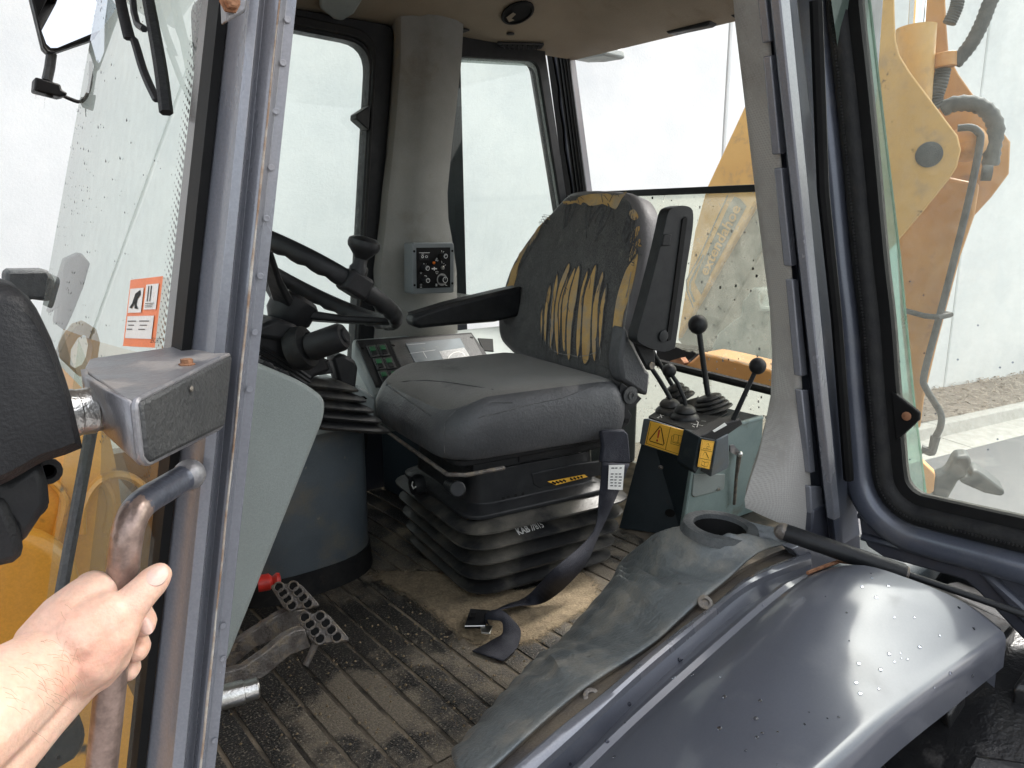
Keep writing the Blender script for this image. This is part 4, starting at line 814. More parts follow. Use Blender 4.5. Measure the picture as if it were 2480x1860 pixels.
# boom with its worn lettering
xb = 3.5
bo = [at('S', x_, y_, X=xb) for x_, y_ in ((1986, -140), (1802, 259), (1710, 457), (1682, 560), (1640, 822), (1829, 493), (2060, 90))]
MB().prism(bo, (.05, 0, 0)).build('boom', M['yellow'], BA, bevel=.01)
MB().prism([at('S', x_, y_, X=xb+.04) for x_, y_ in ((1829, 493), (2060, 90), (2110, 170), (1846, 608), (1734, 806), (1690, 880), (1640, 822))], (.3, 0, 0)).build('boom_underside', M['decal'], BA, bevel=.01)  # shade under the yellow boom put into a grey-green colour
bx = lambda x_, y_, h=0: at('E1', x_, y_, X=xb-.003-h)
DC = MB().add([bx(x_, y_) for x_, y_ in ((470, 940), (440, 880), (470, 790), (735, 215), (790, 130), (840, 150), (895, 215), (640, 700), (590, 790), (500, 990))], [tuple(range(10))]).build('decal', M['decal'], BA, sm=False)
strip_ = MB(); strip(strip_, [bx(*p) for p in ((430, 1100), (370, 950), (370, 860), (480, 660), (730, 120))], .008, V((-1, 0, 0))); strip(strip_, [bx(*p) for p in ((440, 1050), (400, 950), (400, 880), (520, 640))], .014, V((-1, 0, 0))); strip_.build('decal_line', M['decal'], BA, sm=False)
mb = MB(); a, b, c = bx(545, 830, .004), bx(845, 230, .004), bx(485, 800, .004)
textmesh(mb, 'extendahoe', a, (b-a).normalized(), ((c-a)-(b-a).normalized()*((c-a).dot((b-a).normalized()))).normalized(), (b-a).length/4.75, thick=.02); mb.build('decal_lettering', M['yellow'], BA, sm=False)
# frame of the digger swing post, seen in the clear slot and below
MB().prism([at('D7', x_, y_, X=2.3) for x_, y_ in ((520, 420), (590, 370), (650, 315), (800, 345), (1000, 395), (1130, 430), (1180, 560), (900, 520), (700, 470))], (.15, 0, 0)).build('swing_frame', M['yorange'], BA, bevel=.01)
MB().prism([at('D7', x_, y_, X=2.5) for x_, y_ in ((360, 260), (640, 300), (620, 330), (480, 440), (360, 420))], (.1, 0, 0)).build('swing_bracket', M['ink'], BA)
MB().prism([at('D7', x_, y_, X=2.28) for x_, y_ in ((450, 370), (520, 350), (545, 385), (520, 410), (460, 395))], (.03, 0, 0)).build('rusty_lug', M['rust'], BA)
MB().prism([at('E1', x_, y_, X=3.0) for x_, y_ in ((640, 1330), (740, 1240), (840, 1170), (855, 1040), (900, 990), (930, 935), (970, 920), (992, 950), (990, 1040), (1010, 1110), (1160, 1110), (1160, 1650), (560, 1500))], (.2, 0, 0)).build('stabiliser_frame', M['towerside'], BA, bevel=.02)
SB = group_part('stabiliser_foot', BH)
ds = lambda x_, y_: at('D6', x_, y_, D=2.2)
MB().prism([ds(*p) for p in ((1285, 1560), (1300, 1390), (1380, 1360), (1435, 1255), (1520, 1250), (1542, 1300), (1500, 1390), (1450, 1420), (1380, 1545))], -nd*.08).build('bracket', M['tower'], SB, bevel=.01)
MB().prism([ds(*p) for p in ((1460, 1400), (1530, 1385), (1535, 1350), (1570, 1345), (1610, 1370), (1740, 1470), (1748, 1495), (1720, 1510), (1620, 1490), (1470, 1425))], -nd*.10).build('foot_pad', M['tower'], SB, bevel=.012)
MB().prism([ds(*p) for p in ((1225, 1290), (1310, 1370), (1300, 1480), (1240, 1520))], -nd*.05).build('lug', M['yorange'], SB, bevel=.004)
# ================================================================== LAMP (black work lamp in the near left corner)
HL = thing('work_lamp', 'large black plastic work lamp on a steel stub beside the windscreen', 'work lamp', at('C2', 100, 900, Y=.40+DN))
ho = [at('C2', x_, y_, Y=.40+DN) for x_, y_ in ((-160, 290), (0, 290), (90, 312), (160, 372), (212, 445), (255, 530), (300, 625), (345, 745), (390, 880), (420, 980), (452, 1130), (485, 1270), (380, 1312), (240, 1355), (40, 1470), (-160, 1560))]
hb = MB(); cc = at('C2', 60, 900, Y=.40+DN)
def hring(k, o): return [cc+(p-cc)*k+V((0, o, 0)) for p in ho]
hb.loft([hring(.80, -.022), hring(.93, -.016), hring(.985, -.004), hring(1, .02), hring(.97, .10)]); hb.build('housing', M['blackm'], HL)
lo = [at('C2', x_, y_, Y=.405+DN) for x_, y_ in ((-160, 1480), (40, 1472), (245, 1350), (290, 1500), (300, 1620), (130, 1880), (60, 1760))]
MB().prism(lo, (0, .05, 0)).build('lower_bezel', M['black'], HL, bevel=.006)
MB().prism([at('C3', x_, y_, Y=.40+DN) for x_, y_ in ((-160, 60), (40, 60), (130, 280), (152, 425), (80, 465), (-160, 520))], (0, .05, 0)).build('lower_hood', M['blackm'], HL, bevel=.006)
MB().prism([at('C3', x_, y_, Y=.412+DN) for x_, y_ in ((60, -20), (240, -60), (302, 130), (132, 280))], (0, .03, 0)).build('lens_shroud', M['black'], HL, bevel=.004)
MB().prism([at('E5', x_, y_, Y=.43+DN) for x_, y_ in ((300, 740), (380, 715), (405, 760), (435, 790), (415, 840), (330, 880))], (0, .02, 0)).build('clip', M['black'], HL, bevel=.003)
MB().lathe(at('E5', 352, 798, Y=.43+DN), (0, -1, 0), [(.0085, 0), (.0085, .003), (.005, .003), (.004, .0), (.0001, 0)], 14).build('screw', M['blackm'], HL)
s0, s1 = at('E5', 470, 380, Y=.44+DN), at('E5', 815, 330, Y=.445+DN); ax = (s1-s0)
MB().lathe(s0, ax, [(.0158, -.02), (.0160, ax.length*.25), (.0152, ax.length*.28), (.0157, ax.length*.6), (.0146, ax.length*.63), (.0146, ax.length*.85), (.0125, ax.length*.97), (.0125, ax.length*1.05)], 24).build('steel_stub', M['steel'], HL)
# ================================================================== OPERATOR SEAT
SR = math.radians(-8); sx, sy = V((math.cos(SR), math.sin(SR), 0)), V((-math.sin(SR), math.cos(SR), 0))   # back / far directions of the seat
S0 = V((.80, 1.165, 0))                                    # near front corner of the cushion, in plan
def se(a, b, z): return S0+sx*a+sy*b+V((0, 0, z))          # seat frame: a rearwards, b to the far side
ST = thing('operator_seat', 'black suspension seat with torn backrest showing yellow foam', 'seat', se(.24, .22, FL))
def rrect(a0, a1, b0, b1, z, r, n=5, fn=se):
    p = roundpoly([V((a0, b0, 0)), V((a1, b0, 0)), V((a1, b1, 0)), V((a0, b1, 0))], r, n); return [fn(q.x, q.y, z) for q in p]
# cushion: lofted shell, vinyl sides and fabric top with a dished middle
def cring(k, z, a0=-.01, a1=.435, b0=-.005, b1=.465, r=.085):
    p = roundpoly([V((a0, b0+.015, 0)), V((a1, b0, 0)), V((a1, b1, 0)), V((a0, b1-.015, 0))], [r, .05, .05, r], 9); c = V(((a0+a1)/2, (b0+b1)/2, 0))
    out = []
    for q in p:
        d = c+(q-c)*k; t = (d.x-a0)/(a1-a0)
        zz = z
        w_ = min(1, max(0, (z+.445)/.085)); w_ = w_*w_*(3-2*w_); f_ = max(0, .30-t)/.30
        zz += w_*(-.034*f_*f_+.018*math.sin(min(1, max(0, t))*3.0))
        out.append(se(d.x, d.y, zz))
    return out
rings = [cring(.93, -.475), cring(.985, -.470), cring(1.012, -.458), cring(1.03, -.43), cring(1.028, -.40), cring(1.005, -.377), cring(.97, -.362), cring(.92, -.353), cring(.86, -.349)]
mis = [1]*7+[0]
for k, dz_ in ((.78, .002), (.6, -.004), (.4, -.010), (.2, -.013), (.02, -.014)):
    rings.append(cring(k, -.350+dz_)); mis.append(0)
mc = MB().loft(rings, mis=mis)
hcu = hitter(mc)
CU = mc.build('cushion', [M['fabric2'], M['vinyl']], ST)
for pts in (((1480, 1500), (1380, 1430), (1480, 1340), (1640, 1300), (1831, 1300)), ):
    pass
MB().tube([hcu('C5', x_, y_, .001)[0] for x_, y_ in ((890, 1230), (960, 1180), (1100, 1155), (1240, 1150), (1400, 1165), (1560, 1190), (1700, 1215))], .0011, 6).build('seam', M['thread'], CU)
MB().tube([hcu('C5', x_, y_, .001)[0] for x_, y_ in ((1365, 1650), (1362, 1530), (1370, 1430), (1440, 1360), (1540, 1315), (1700, 1300), (1831, 1302))], .0010, 6).build('seam', M['thread'], CU)
MB().tube([hcu('C6', x_, y_, .001)[0] for x_, y_ in ((0, 1440), (100, 1420), (300, 1365), (480, 1330), (640, 1270), (720, 1240))], .0010, 6).build('seam', M['thread'], CU)
# backrest: padded shell on a leaning plane
bb, bt = se(.42, 0, -.38), se(.56, 0, .085); upv = (bt-bb).normalized(); nrm = sy.cross(upv).normalized()
if nrm.x > 0: nrm = -nrm
BP = (bb, nrm)
ol = [(870, 1232), (840, 1090), (870, 900), (925, 660), (955, 470), (962, 340), (948, 220), (915, 140), (870, 105), (760, 92), (620, 90), (535, 105), (480, 150), (400, 240), (310, 340), (190, 520), (125, 700), (98, 860), (108, 970), (150, 1030), (215, 1080), (360, 1130), (520, 1180), (700, 1240), (800, 1260)]
outl = smooth([at('C6', x_, y_, P=BP) for x_, y_ in ol], 3, True)
mbk = MB().pillow(outl, nrm, .085, .018, 7, 0, 1, .022); hb_ = hitter(mbk)
BK = mbk.build('backrest', [M['fabric'], M['vinyl2']], ST)
def patch(c, pts, off=.0022, mt='foam', name='exposed_foam', n=3):
    o = smooth([V((x_, y_, 0)) for x_, y_ in pts], n, True); c0 = sum(o, V())/len(o)
    P_ = []; m = len(o)
    for k in (1, .55, .0):
        for q in o:
            w_ = c0+(q-c0)*k; p, nn_ = hb_(c, w_.x, w_.y, off); P_.append(p)
    mb = MB().add(P_, [(k*m+i, k*m+(i+1) % m, (k+1)*m+(i+1) % m, (k+1)*m+i) for k in range(2) for i in range(m)])
    return mb.build(name, M[mt], BK)
for pts in (((590, 130), (640, 95), (740, 72), (860, 62), (1000, 62), (1075, 85), (1040, 140), (1010, 200), (985, 215), (950, 165), (890, 175), (800, 190), (760, 165), (690, 160), (620, 180), (590, 165)),
            ((250, 560), (330, 470), (300, 520), (255, 620), (235, 720), (200, 830), (165, 865), (130, 885), (150, 760), (185, 650)),
            ((1165, 560), (1150, 680), (1110, 860), (1060, 1010), (1040, 1130), (1020, 1280), (1015, 1405), (985, 1330), (970, 1200), (985, 1030), (1010, 880), (1070, 700), (1120, 620)),
            ((1110, 430), (1150, 360), (1180, 350), (1170, 400), (1130, 470), (1105, 500)), ((1120, 520), (1175, 445), (1180, 480), (1120, 600), (1100, 610)),
            ((1100, 240), (1140, 220), (1170, 280), (1130, 300)), ((360, 400), (420, 310), (430, 320), (380, 430), (330, 500)), ((440, 290), (500, 215), (505, 235), (450, 310))):
    patch('E6', pts)
SLITS = []
for pts in (((625, 635), (640, 660), (612, 760), (560, 950), (562, 1190), (560, 1330), (545, 1320), (530, 1150), (535, 950), (570, 770)),
            ((672, 670), (680, 700), (640, 860), (625, 1020), (615, 1180), (610, 1310), (592, 1280), (585, 1100), (590, 930), (620, 800)),
            ((712, 640), (718, 700), (690, 930), (665, 1120), (650, 1360), (628, 1350), (622, 1150), (640, 900), (680, 720)),
            ((775, 680), (780, 720), (745, 880), (735, 1080), (722, 1300), (705, 1370), (695, 1250), (705, 1050), (730, 830)),
            ((838, 635), (845, 690), (822, 880), (808, 1130), (800, 1340), (770, 1410), (745, 1370), (742, 1150), (755, 900), (800, 730)),
            ((895, 690), (900, 740), (870, 900), (858, 1150), (845, 1380), (822, 1340), (815, 1150), (825, 950), (865, 770)),
            ((925, 790), (922, 900), (905, 1000), (890, 1230), (870, 1300), (868, 1100), (885, 920)),
            ((545, 700), (548, 800), (525, 960), (520, 1150), (500, 1290), (490, 1250), (500, 1050), (515, 850)), ((490, 790), (495, 880), (475, 1010), (460, 1250), (445, 1180), (450, 1000), (470, 860)), ((435, 950), (438, 1050), (428, 1220), (418, 1160), (420, 1020)),
            ((600, 370), (955, 372), (950, 425), (760, 425), (565, 425)), ((640, 255), (720, 215), (840, 225), (975, 255), (950, 350), (800, 350), (660, 345))):
    if pts[0][1] > 450:
        mx = sum(p[0] for p in pts)/len(pts); pts = [(mx+(x_-mx)*1.12, y_) for x_, y_ in pts]; SLITS.append(pts)
    o_ = patch('E6', pts, .0026, 'foam' if pts[0][1] > 450 else 'fabric', 'exposed_foam' if pts[0][1] > 450 else 'thin_cloth')
mb = MB(); ml_ = MB()
random.seed(3)
def thr(m, pts, r=.0009):
    P_ = [hb_('E6', x_, y_, random.uniform(.002, .005))[0] for x_, y_ in pts]; m.tube(smooth(P_, 3), r*.8, 5)
for x0, x1, y0, y1 in ((635, 560, 640, 1350), (655, 600, 640, 1330), (690, 622, 650, 1360), (722, 665, 640, 1370), (745, 690, 650, 1375), (785, 735, 660, 1390), (810, 745, 660, 1400), (850, 808, 640, 1400), (875, 815, 680, 1380), (905, 865, 700, 1330), (930, 880, 790, 1300), (500, 460, 760, 1280), (555, 505, 690, 1300), (570, 520, 680, 1310), (1050, 1000, 640, 1400), (1030, 985, 760, 1380), (1090, 1060, 900, 1300)):
    break
    for k in range(2):
        a = random.uniform(-6, 6); thr(mb, [(lin(x0, x1, t)+a+random.uniform(-5, 5)-14*math.sin(t*3.1), lin(y0, y1, t)) for t in (random.uniform(0, .1), .25, .5, .75, random.uniform(.9, 1))])
for x0, y0, x1, y1 in ((615, 170, 600, 360), (640, 180, 610, 340), (690, 170, 640, 320), (780, 190, 770, 460), (820, 190, 790, 350), (900, 180, 840, 330), (920, 190, 845, 465), (980, 210, 870, 400), (185, 860, 120, 1330), (175, 870, 150, 1000), (1000, 1410, 945, 1510), (880, 180, 800, 320), (940, 175, 960, 230)):
    for k in range(4): thr(mb, [(x0+random.uniform(-12, 12), y0), ((x0+x1)/2+random.uniform(-9, 9), (y0+y1)/2), (x1+random.uniform(-8, 8), y1+random.uniform(-30, 10))], .0011)
for x0, y0, x1, y1 in ((650, 160, 700, 80), (720, 170, 760, 70), (900, 165, 960, 65), (950, 160, 1110, 60), (620, 130, 640, 90)): thr(mb, [(x0, y0), ((x0+x1)/2-15, (y0+y1)/2), (x1, y1)], .0010)
for k in range(46):
    t = random.random(); x0 = 1100+80*t; thr(mb, [(x0, 200+200*t+random.uniform(-60, 200)), (x0-25, 260+200*t+random.uniform(0, 160)), (x0-60, 420+200*t)], .0008)
for k in range(26):
    t = random.random(); x0 = lin(520, 250, t); y0 = lin(190, 640, t); thr(mb, [(x0, y0), (x0-12, y0+40), (x0-26, y0+90)], .0008)
for x0, y0, x1, y1 in ((500, 1060, 505, 1300), (640, 920, 590, 1010), (885, 1230, 875, 1370), (530, 1310, 640, 1340), (640, 1330, 710, 1350), (720, 1350, 850, 1320), (1110, 830, 1050, 1200), (1120, 700, 1080, 900)): thr(ml_, [(x0, y0), ((x0+x1)/2, (y0+y1)/2+6), (x1, y1)], .0011)
tmb = MB()
for pts in SLITS:
    o = smooth([V((x_, y_, 0)) for x_, y_ in pts], 3, True)
    tmb.tube([hb_('E6', q.x, q.y, .0022)[0] for q in o], .0019, 6, closed=True)
    for rep_ in range(2):
        P_ = [hb_('E6', q.x+random.uniform(-3, 3), q.y+random.uniform(-2, 2), random.uniform(.0028, .0048))[0] for q in o]
        (mb if rep_ or len(P_) % 4 else ml_).tube(P_, random.uniform(.0006, .0011), 5, closed=True)
    for k in range(5):
        x_, y_ = random.choice(pts); thr(mb, [(x_, y_), (x_+random.uniform(-12, 12), y_+random.uniform(20, 60)), (x_+random.uniform(-16, 16), y_+random.uniform(60, 120))], .0008)
tag(tmb.build('torn_cloth_edges', M['fabric'], BK), kind='stuff')
tag(mb.build('frayed_threads', M['thread'], BK), kind='stuff'); tag(ml_.build('pale_threads', M['threadl'], BK), kind='stuff')
# lower side skirt of the backrest cover, recliner plates
sp_ = lambda c, x_, y_, o=0: at(c, x_, y_, P=(se(.3, o, 0), sy))
MB().prism([sp_('C6', x_, y_, -.004) for x_, y_ in ((868, 900), (900, 980), (990, 1160), (1015, 1175), (1000, 1320), (930, 1280), (850, 1225), (835, 1100))], sy*.05).build('cover_skirt', M['vinyl'], ST, bevel=.008)
MB().prism([sp_('C6', x_, y_, .0) for x_, y_ in ((845, 1235), (965, 1330), (920, 1380), (885, 1400), (905, 1430), (885, 1480), (840, 1515), (775, 1505), (775, 1470), (800, 1400), (830, 1300))], sy*.008).build('recliner_plate', M['blackm'], ST, bevel=.002)
MB().lathe(sp_('C6', 893, 1310, -.003), -sy, [(.020, 0), (.020, .003), (.009, .004), (.009, .007), (.005, .007), (.005, .005), (.0001, .005)], 24).build('pivot', M['plate'], ST)
for x_, y_ in ((800, 1440), (872, 1462), (797, 1495)): MB().lathe(sp_('C6', x_, y_, -.001), -sy, [(.006, 0), (.006, .001), (.0001, .001)], 12).build('bolt_hole', M['ink'], ST)
# near armrest folded up beside the backrest, far armrest down
AR = group_part('near_armrest', ST); ap = (se(.46, -.045, 0), sy)
ao = [at('C6', x_, y_, P=ap) for x_, y_ in ((1115, 240), (1140, 205), (1200, 190), (1250, 200), (1268, 240), (1260, 360), (1215, 640), (1165, 1000), (1150, 1035), (1100, 1055), (1040, 1045), (960, 1010), (935, 980), (940, 930), (985, 770), (1060, 480), (1095, 330))]
MB().prism(smooth(ao, 3, True), sy*.030).build('pad', M['black'], AR, bevel=.010, seg=3)
MB().prism([at('C6', x_, y_, P=(ap[0]-sy*.003, sy)) for x_, y_ in ((1205, 270), (1222, 255), (1232, 270), (1175, 700), (1135, 985), (1118, 990), (1112, 960), (1150, 700))], sy*.006).build('groove', M['ink'], AR)
MB().prism([at('C6', x_, y_, P=(ap[0]-sy*.004, sy)) for x_, y_ in ((1095, 360), (1140, 355), (1130, 428), (1082, 428))], sy*.006).build('slide_button', M['blackm'], AR, bevel=.002)
MB().lathe(at('C6', 1090, 962, P=(ap[0]-sy*.002, sy)), -sy, [(.013, 0), (.013, .0015), (.0115, .002), (.0001, .002)], 20).build('pivot_cap', M['black'], AR)
MB().prism([at('C6', x_, y_, P=(ap[0]+sy*.03, sy)) for x_, y_ in ((900, 930), (915, 890), (960, 900), (1040, 1060), (1042, 1130), (1030, 1165), (1005, 1165), (950, 1060))], sy*.012).build('hinge_arm', M['blackm'], AR, bevel=.002)
MB().lathe(at('C6', 1020, 1135, P=(ap[0]+sy*.028, sy)), -sy, [(.008, 0), (.008, .003), (.004, .003), (.0001, .002)], 12).build('hinge_bolt', M['grimy_steel'], AR)
FA = group_part('far_armrest', ST); fp_ = (se(.3, .50, 0), sy)
fo = [at('C5', x_, y_, P=fp_) for x_, y_ in ((1145, 710), (1180, 690), (1400, 620), (1740, 535), (1900, 500), (1900, 700), (1720, 745), (1400, 770), (1200, 790), (1150, 770))]
MB().prism(fo, sy*.055).build('pad', M['black'], FA, bevel=.010, seg=3)
MB().prism([at('C5', x_, y_, P=(fp_[0]+sy*.004, sy)) for x_, y_ in ((1150, 690), (1400, 612), (1780, 520), (1900, 495), (1900, 520), (1400, 640), (1180, 712))], sy*.05).build('pad_top', M['blackm'], FA, bevel=.006)
# seat pan, rails and suspension housing
BS0, BSH = .055, .39
def be(a, b, z): return S0+sx*(BS0+a)+sy*(.02+b)+V((0, 0, z))
MB().prism(rrect(.02, .44, .03, .42, -.489, .03), (0, 0, .014)).build('seat_pan', M['blackm'], ST, bevel=.003)
for b0 in (.045, .36): MB().box(be(.20, b0, -.503), sx*.19, sy*.016, V((0, 0, .0085))).build('slide_rail', M['black'], ST, bevel=.002)
MB().box(be(.24, .030, -.497), sx*.12, sy*.004, V((0, 0, .011))).build('rail_cover', M['blackm'], ST, bevel=.002)
MB().tube([se(.0, .46, -.487), se(-.005, .03, -.497), se(.03, .015, -.50), se(.12, .015, -.50)], .0045, 8).build('adjuster_bar', M['grimy_steel'], ST)
hs_ = [rrect(.0, .36, .02, .37, z, .05, 5, be) for z in (-.60, -.56, -.515)]
mh = MB().loft([rrect(-.012, .37, .005, .385, -.612, .05, 5, be), rrect(-.012, .37, .005, .385, -.603, .05, 5, be), rrect(.012, .345, .03, .36, -.588, .05, 5, be), rrect(.015, .342, .035, .355, -.515, .05, 5, be)])
mh.build('suspension_housing', M['black'], ST, bevel=.002); hh = hitter(mh)
q = [hh('D1', x_, y_, .002)[0] for x_, y_ in ((1065, 470), (1300, 425), (1318, 440), (1120, 490))]
q = [at('D1', x_, y_, P=(be(0, .028, 0), sy)) for x_, y_ in ((1070, 468), (1295, 425), (1316, 440), (1122, 490))]
n_ = -sy; cs = MB().prism([at('D1', x_, y_, P=(be(0, .03, 0), sy)) for x_, y_ in ((975, 420), (1050, 400), (1240, 360), (1400, 340), (1400, 430), (1050, 505), (1030, 515), (985, 490))], sy*.006); cs.build('label_plate', M['black'], ST, bevel=.003)
yl = MB().add(q, [(0, 1, 2, 3)]).build('warning_label', M['label'], ST, sm=False)
mb = MB()
for k in range(9):
    if k == 4: continue
    a, b = lin(q[0], q[1], (k+.6)/10), lin(q[3], q[2], (k+.6)/10); strip(mb, [lin(a, b, .25)+n_*.001, lin(a, b, .75)+n_*.001], .004, n_)
mb.build('print', M['ink'], yl, sm=False)
for x_, y_ in ((798, 568), (828, 560), (873, 551), (917, 541)): MB().lathe(at('D1', x_, y_, P=(be(0, .012, 0), sy))-sy*.002, -sy, [(.0035, 0), (.0035, .001), (.0001, .001)], 10).build('adjuster_hole', M['ink'], ST)
MB().lathe(at('D1', 285, 485, P=(be(-.02, 0, 0), sx)), -sx, [(.022, -.01), (.025, .004), (.022, .016), (.012, .02), (.0001, .02)], 20).build('height_knob', M['black'], ST)
MB().tube([at('D1', x_, y_, P=(be(-.042, 0, 0), sx)) for x_, y_ in ((250, 470), (245, 490), (255, 512), (268, 500))], .0016, 6).build('knob_mark', M['white'], ST)
MB().tube([at('D1', 470, 490, P=(be(-.015, 0, 0), sx)), at('D1', 525, 515, P=(be(-.05, 0, 0), sx))], [.013, .017], 14).build('weight_knob', M['black'], ST, bevel=.003)
# bellows: five flared folds
zz = [-.602, -.790]; folds = 5; rings = []
for k in range(folds):
    z0 = lin(zz[0], zz[1], k/folds); h = (zz[1]-zz[0])/folds; g_ = .0-.006*k
    for e_, f_ in ((-.034, 0), (-.026, .14), (.012+g_, .58), (.022+g_, .70), (.022+g_, .80), (.014+g_, .86), (-.034, .93)):
        rings.append(rrect(-e_-.012, .395+e_, -e_-.004, .39+e_, z0+h*f_, .075, 6, be))
mbe = MB().loft(rings); BE = mbe.build('bellows', M['bellows'], ST); hbe = hitter(mbe)
mb = MB(); o = hbe('D1', 895, 795, .0012)[0]; o2 = hbe('D1', 1058, 745, .0012)[0]; nn_ = hbe('D1', 960, 770)[1]; ex = (o2-o).normalized(); ey = nn_.cross(ex).normalized()
if ey.z < 0: ey = -ey
textmesh(mb, 'KAB', o, ex, ey*1.5, (o2-o).length*.235, thick=.03); textmesh(mb, '//', o+ex*(o2-o).length*.505, ex, ey*1.5, (o2-o).length*.235, thick=.02, shear=.2); textmesh(mb, '815', o+ex*(o2-o).length*.665, ex, ey*1.65, (o2-o).length*.205)
mb.build('lettering', M['white'], BE, sm=False)
MB().prism(rrect(.02, .33, .03, .36, FL+.001, .06, 5, be), (0, 0, .012)).build('base_plate', M['blackm'], ST)
# ---- seat belt: loop at the buckle side, strap trailing to the floor
SB_ = group_part('seat_belt', ST)
def ribbon(L_, R_, n=6): a, b = resample(smooth(L_, n), 40), resample(smooth(R_, n), 40); return MB().loft([a, b], closed=False)
yb1 = -.045
P1 = lambda x_, y_, o: at('D1', x_, y_, P=(se(.3, o, 0), sy))
MB().prism([P1(x_, y_, -.03) for x_, y_ in ((1400, 165), (1440, 155), (1540, 155), (1565, 180), (1580, 360), (1395, 355), (1410, 260))], sy*.012).build('stitched_sleeve', M['belt'], SB_, bevel=.004)
Lp = [P1(1405, 350, -.034), P1(1385, 550, -.036), P1(1345, 780, -.05), P1(1100, 1010, -.09)]+[at('D1', x_, y_, Z=z) for x_, y_, z in ((940, 1170, -.785), (830, 1215, -.785), (715, 1270, -.783))]
Rp = [P1(1570, 360, -.034), P1(1490, 560, -.036), P1(1385, 790, -.04), P1(1290, 990, -.07)]+[at('D1', x_, y_, Z=z) for x_, y_, z in ((1070, 1195, -.79), (880, 1225, -.775), (740, 1260, -.77))]
ribbon(Lp, Rp).build('strap', M['belt'], SB_, solid=.002)
L2 = [at('D1', x_, y_, Z=z) for x_, y_, z in ((690, 1325, -.785), (690, 1280, -.765), (740, 1250, -.755), (800, 1255, -.755), (850, 1300, -.765), (905, 1365, -.775), (900, 1440, -.785), (870, 1500, -.792), (800, 1562, -.794))]
R2 = [at('D1', x_, y_, Z=z) for x_, y_, z in ((720, 1345, -.785), (700, 1310, -.77), (740, 1310, -.765), (790, 1320, -.768), (800, 1360, -.775), (790, 1400, -.785), (740, 1430, -.793), (690, 1460, -.794), (612, 1500, -.795))]
ribbon(L2, R2).build('strap_end', M['belt'], SB_, solid=.002)
wl_ = [P1(x_, y_, -.040) for x_, y_ in ((1445, 368), (1540, 366), (1528, 520), (1438, 515))]
CL = MB().add(wl_, [(0, 1, 2, 3)]).build('care_label', M['white'], SB_, sm=False)
mb = MB(); n2 = -sy
for r in range(7):
    if r == 1: continue
    for s_ in range(3):
        a = lin(wl_[0], wl_[3], .12+.12*r); b = lin(wl_[1], wl_[2], .12+.12*r); u0 = .1+.27*s_+random.uniform(0, .05); strip(mb, [lin(a, b, u0)+n2*.001, lin(a, b, u0+random.uniform(.14, .22))+n2*.001], .0026, n2)
mb.build('print', M['hose'], CL, sm=False)
MB().prism([at('D1', x_, y_, Z=-.782) for x_, y_ in ((600, 1240), (720, 1250), (690, 1345), (565, 1348))], (0, 0, -.006)).build('tongue', M['blackm'], SB_, bevel=.001)
MB().prism([at('D1', x_, y_, Z=-.778) for x_, y_ in ((605, 1270), (637, 1272), (630, 1300), (600, 1298))], (0, 0, .001)).build('tongue_slot', M['ink'], SB_)
MB().prism([at('D1', x_, y_, Z=-.780) for x_, y_ in ((660, 1345), (738, 1342), (720, 1392), (668, 1385))], (0, 0, -.004)).build('buckle', M['steel'], SB_, bevel=.0008)
MB().tube([at('D1', 568, 1348, Z=-.778), at('D1', 690, 1346, Z=-.778)], .0014, 6).build('buckle_edge', M['steel'], SB_)

# ================================================================== STEERING
wc_ = at('C5', 420, 430, D=1.5); th = math.radians(32); wt = V((math.cos(th), 0, -math.sin(th))); wn = V((math.sin(th), 0, math.cos(th))); wy = V((0, 1, 0)); WR = .195
SC = thing('steering_column', 'black steering wheel with spinner knob on a ribbed rubber column boot', 'steering wheel', at('C5', 640, 1480, D=1.5))
SW = group_part('steering_wheel', SC)
P_ = [wc_+(wt*math.cos(a)+wy*math.sin(a))*WR for a in [2*math.pi*k/96 for k in range(96)]]
rings = []
for k, p in enumerate(P_):
    er = (p-wc_).normalized(); rr = .0155
    rings.append([p+er*(math.cos(t)*rr*(.86))+wn*(math.sin(t)*rr*1.05)-(wn*(.0022*(1+math.sin(k*96/96*2.1))) if math.sin(t) < -.3 else V()) for t in [2*math.pi*j/12 for j in range(12)]])
MB().loft(rings+[rings[0]], cap=False).build('rim', M['black'], SW)
hub = wc_-wn*.075
for a in (math.radians(-28), math.radians(100), math.radians(215)):
    d = wt*math.cos(a)+wy*math.sin(a); tn = wn.cross(d)
    MB().loft([[hub+d*.03+tn*s_*.022+wn*h for s_, h in ((-1, -.008), (1, -.008), (1, .012), (-1, .012))], [hub+d*.10+wn*.028+tn*s_*.016+wn*h for s_, h in ((-1, -.007), (1, -.007), (1, .008), (-1, .008))], [wc_+d*(WR-.006)-wn*.006+tn*s_*.019+wn*h for s_, h in ((-1, -.007), (1, -.007), (1, .006), (-1, .006))]]).build('spoke', M['black'], SW, bevel=.004)
MB().lathe(hub-wn*.05, wn, [(.030, 0), (.036, .02), (.046, .035), (.048, .07), (.040, .078), (.0001, .080)], 24).build('hub', M['black'], SW)
kp = at('C5', 690, 470, P=(wc_, wn)); kd = (kp-wc_).normalized(); kp = wc_+kd*WR
KN = group_part('spinner_knob', SC)
MB().box(kp-wn*.001, kd*.021, wn.cross(kd)*.026, wn*.021).build('clamp', M['blackm'], KN, bevel=.007)
kt = at('C5', 812, 185, P=(kp, V((FW.x, FW.y, 0)))); ka = (kt-kp).normalized(); kl = (kt-kp).length
MB().lathe(kp, ka, [(.017, .012), (.017, kl*.38), (.0125, kl*.46), (.0115, kl*.6), (.020, kl*.72), (.0285, kl*.84), (.030, kl*.93), (.0285, kl*1.02), (.020, kl*1.09), (.0001, kl*1.12)], 24).build('knob', M['black'], KN)
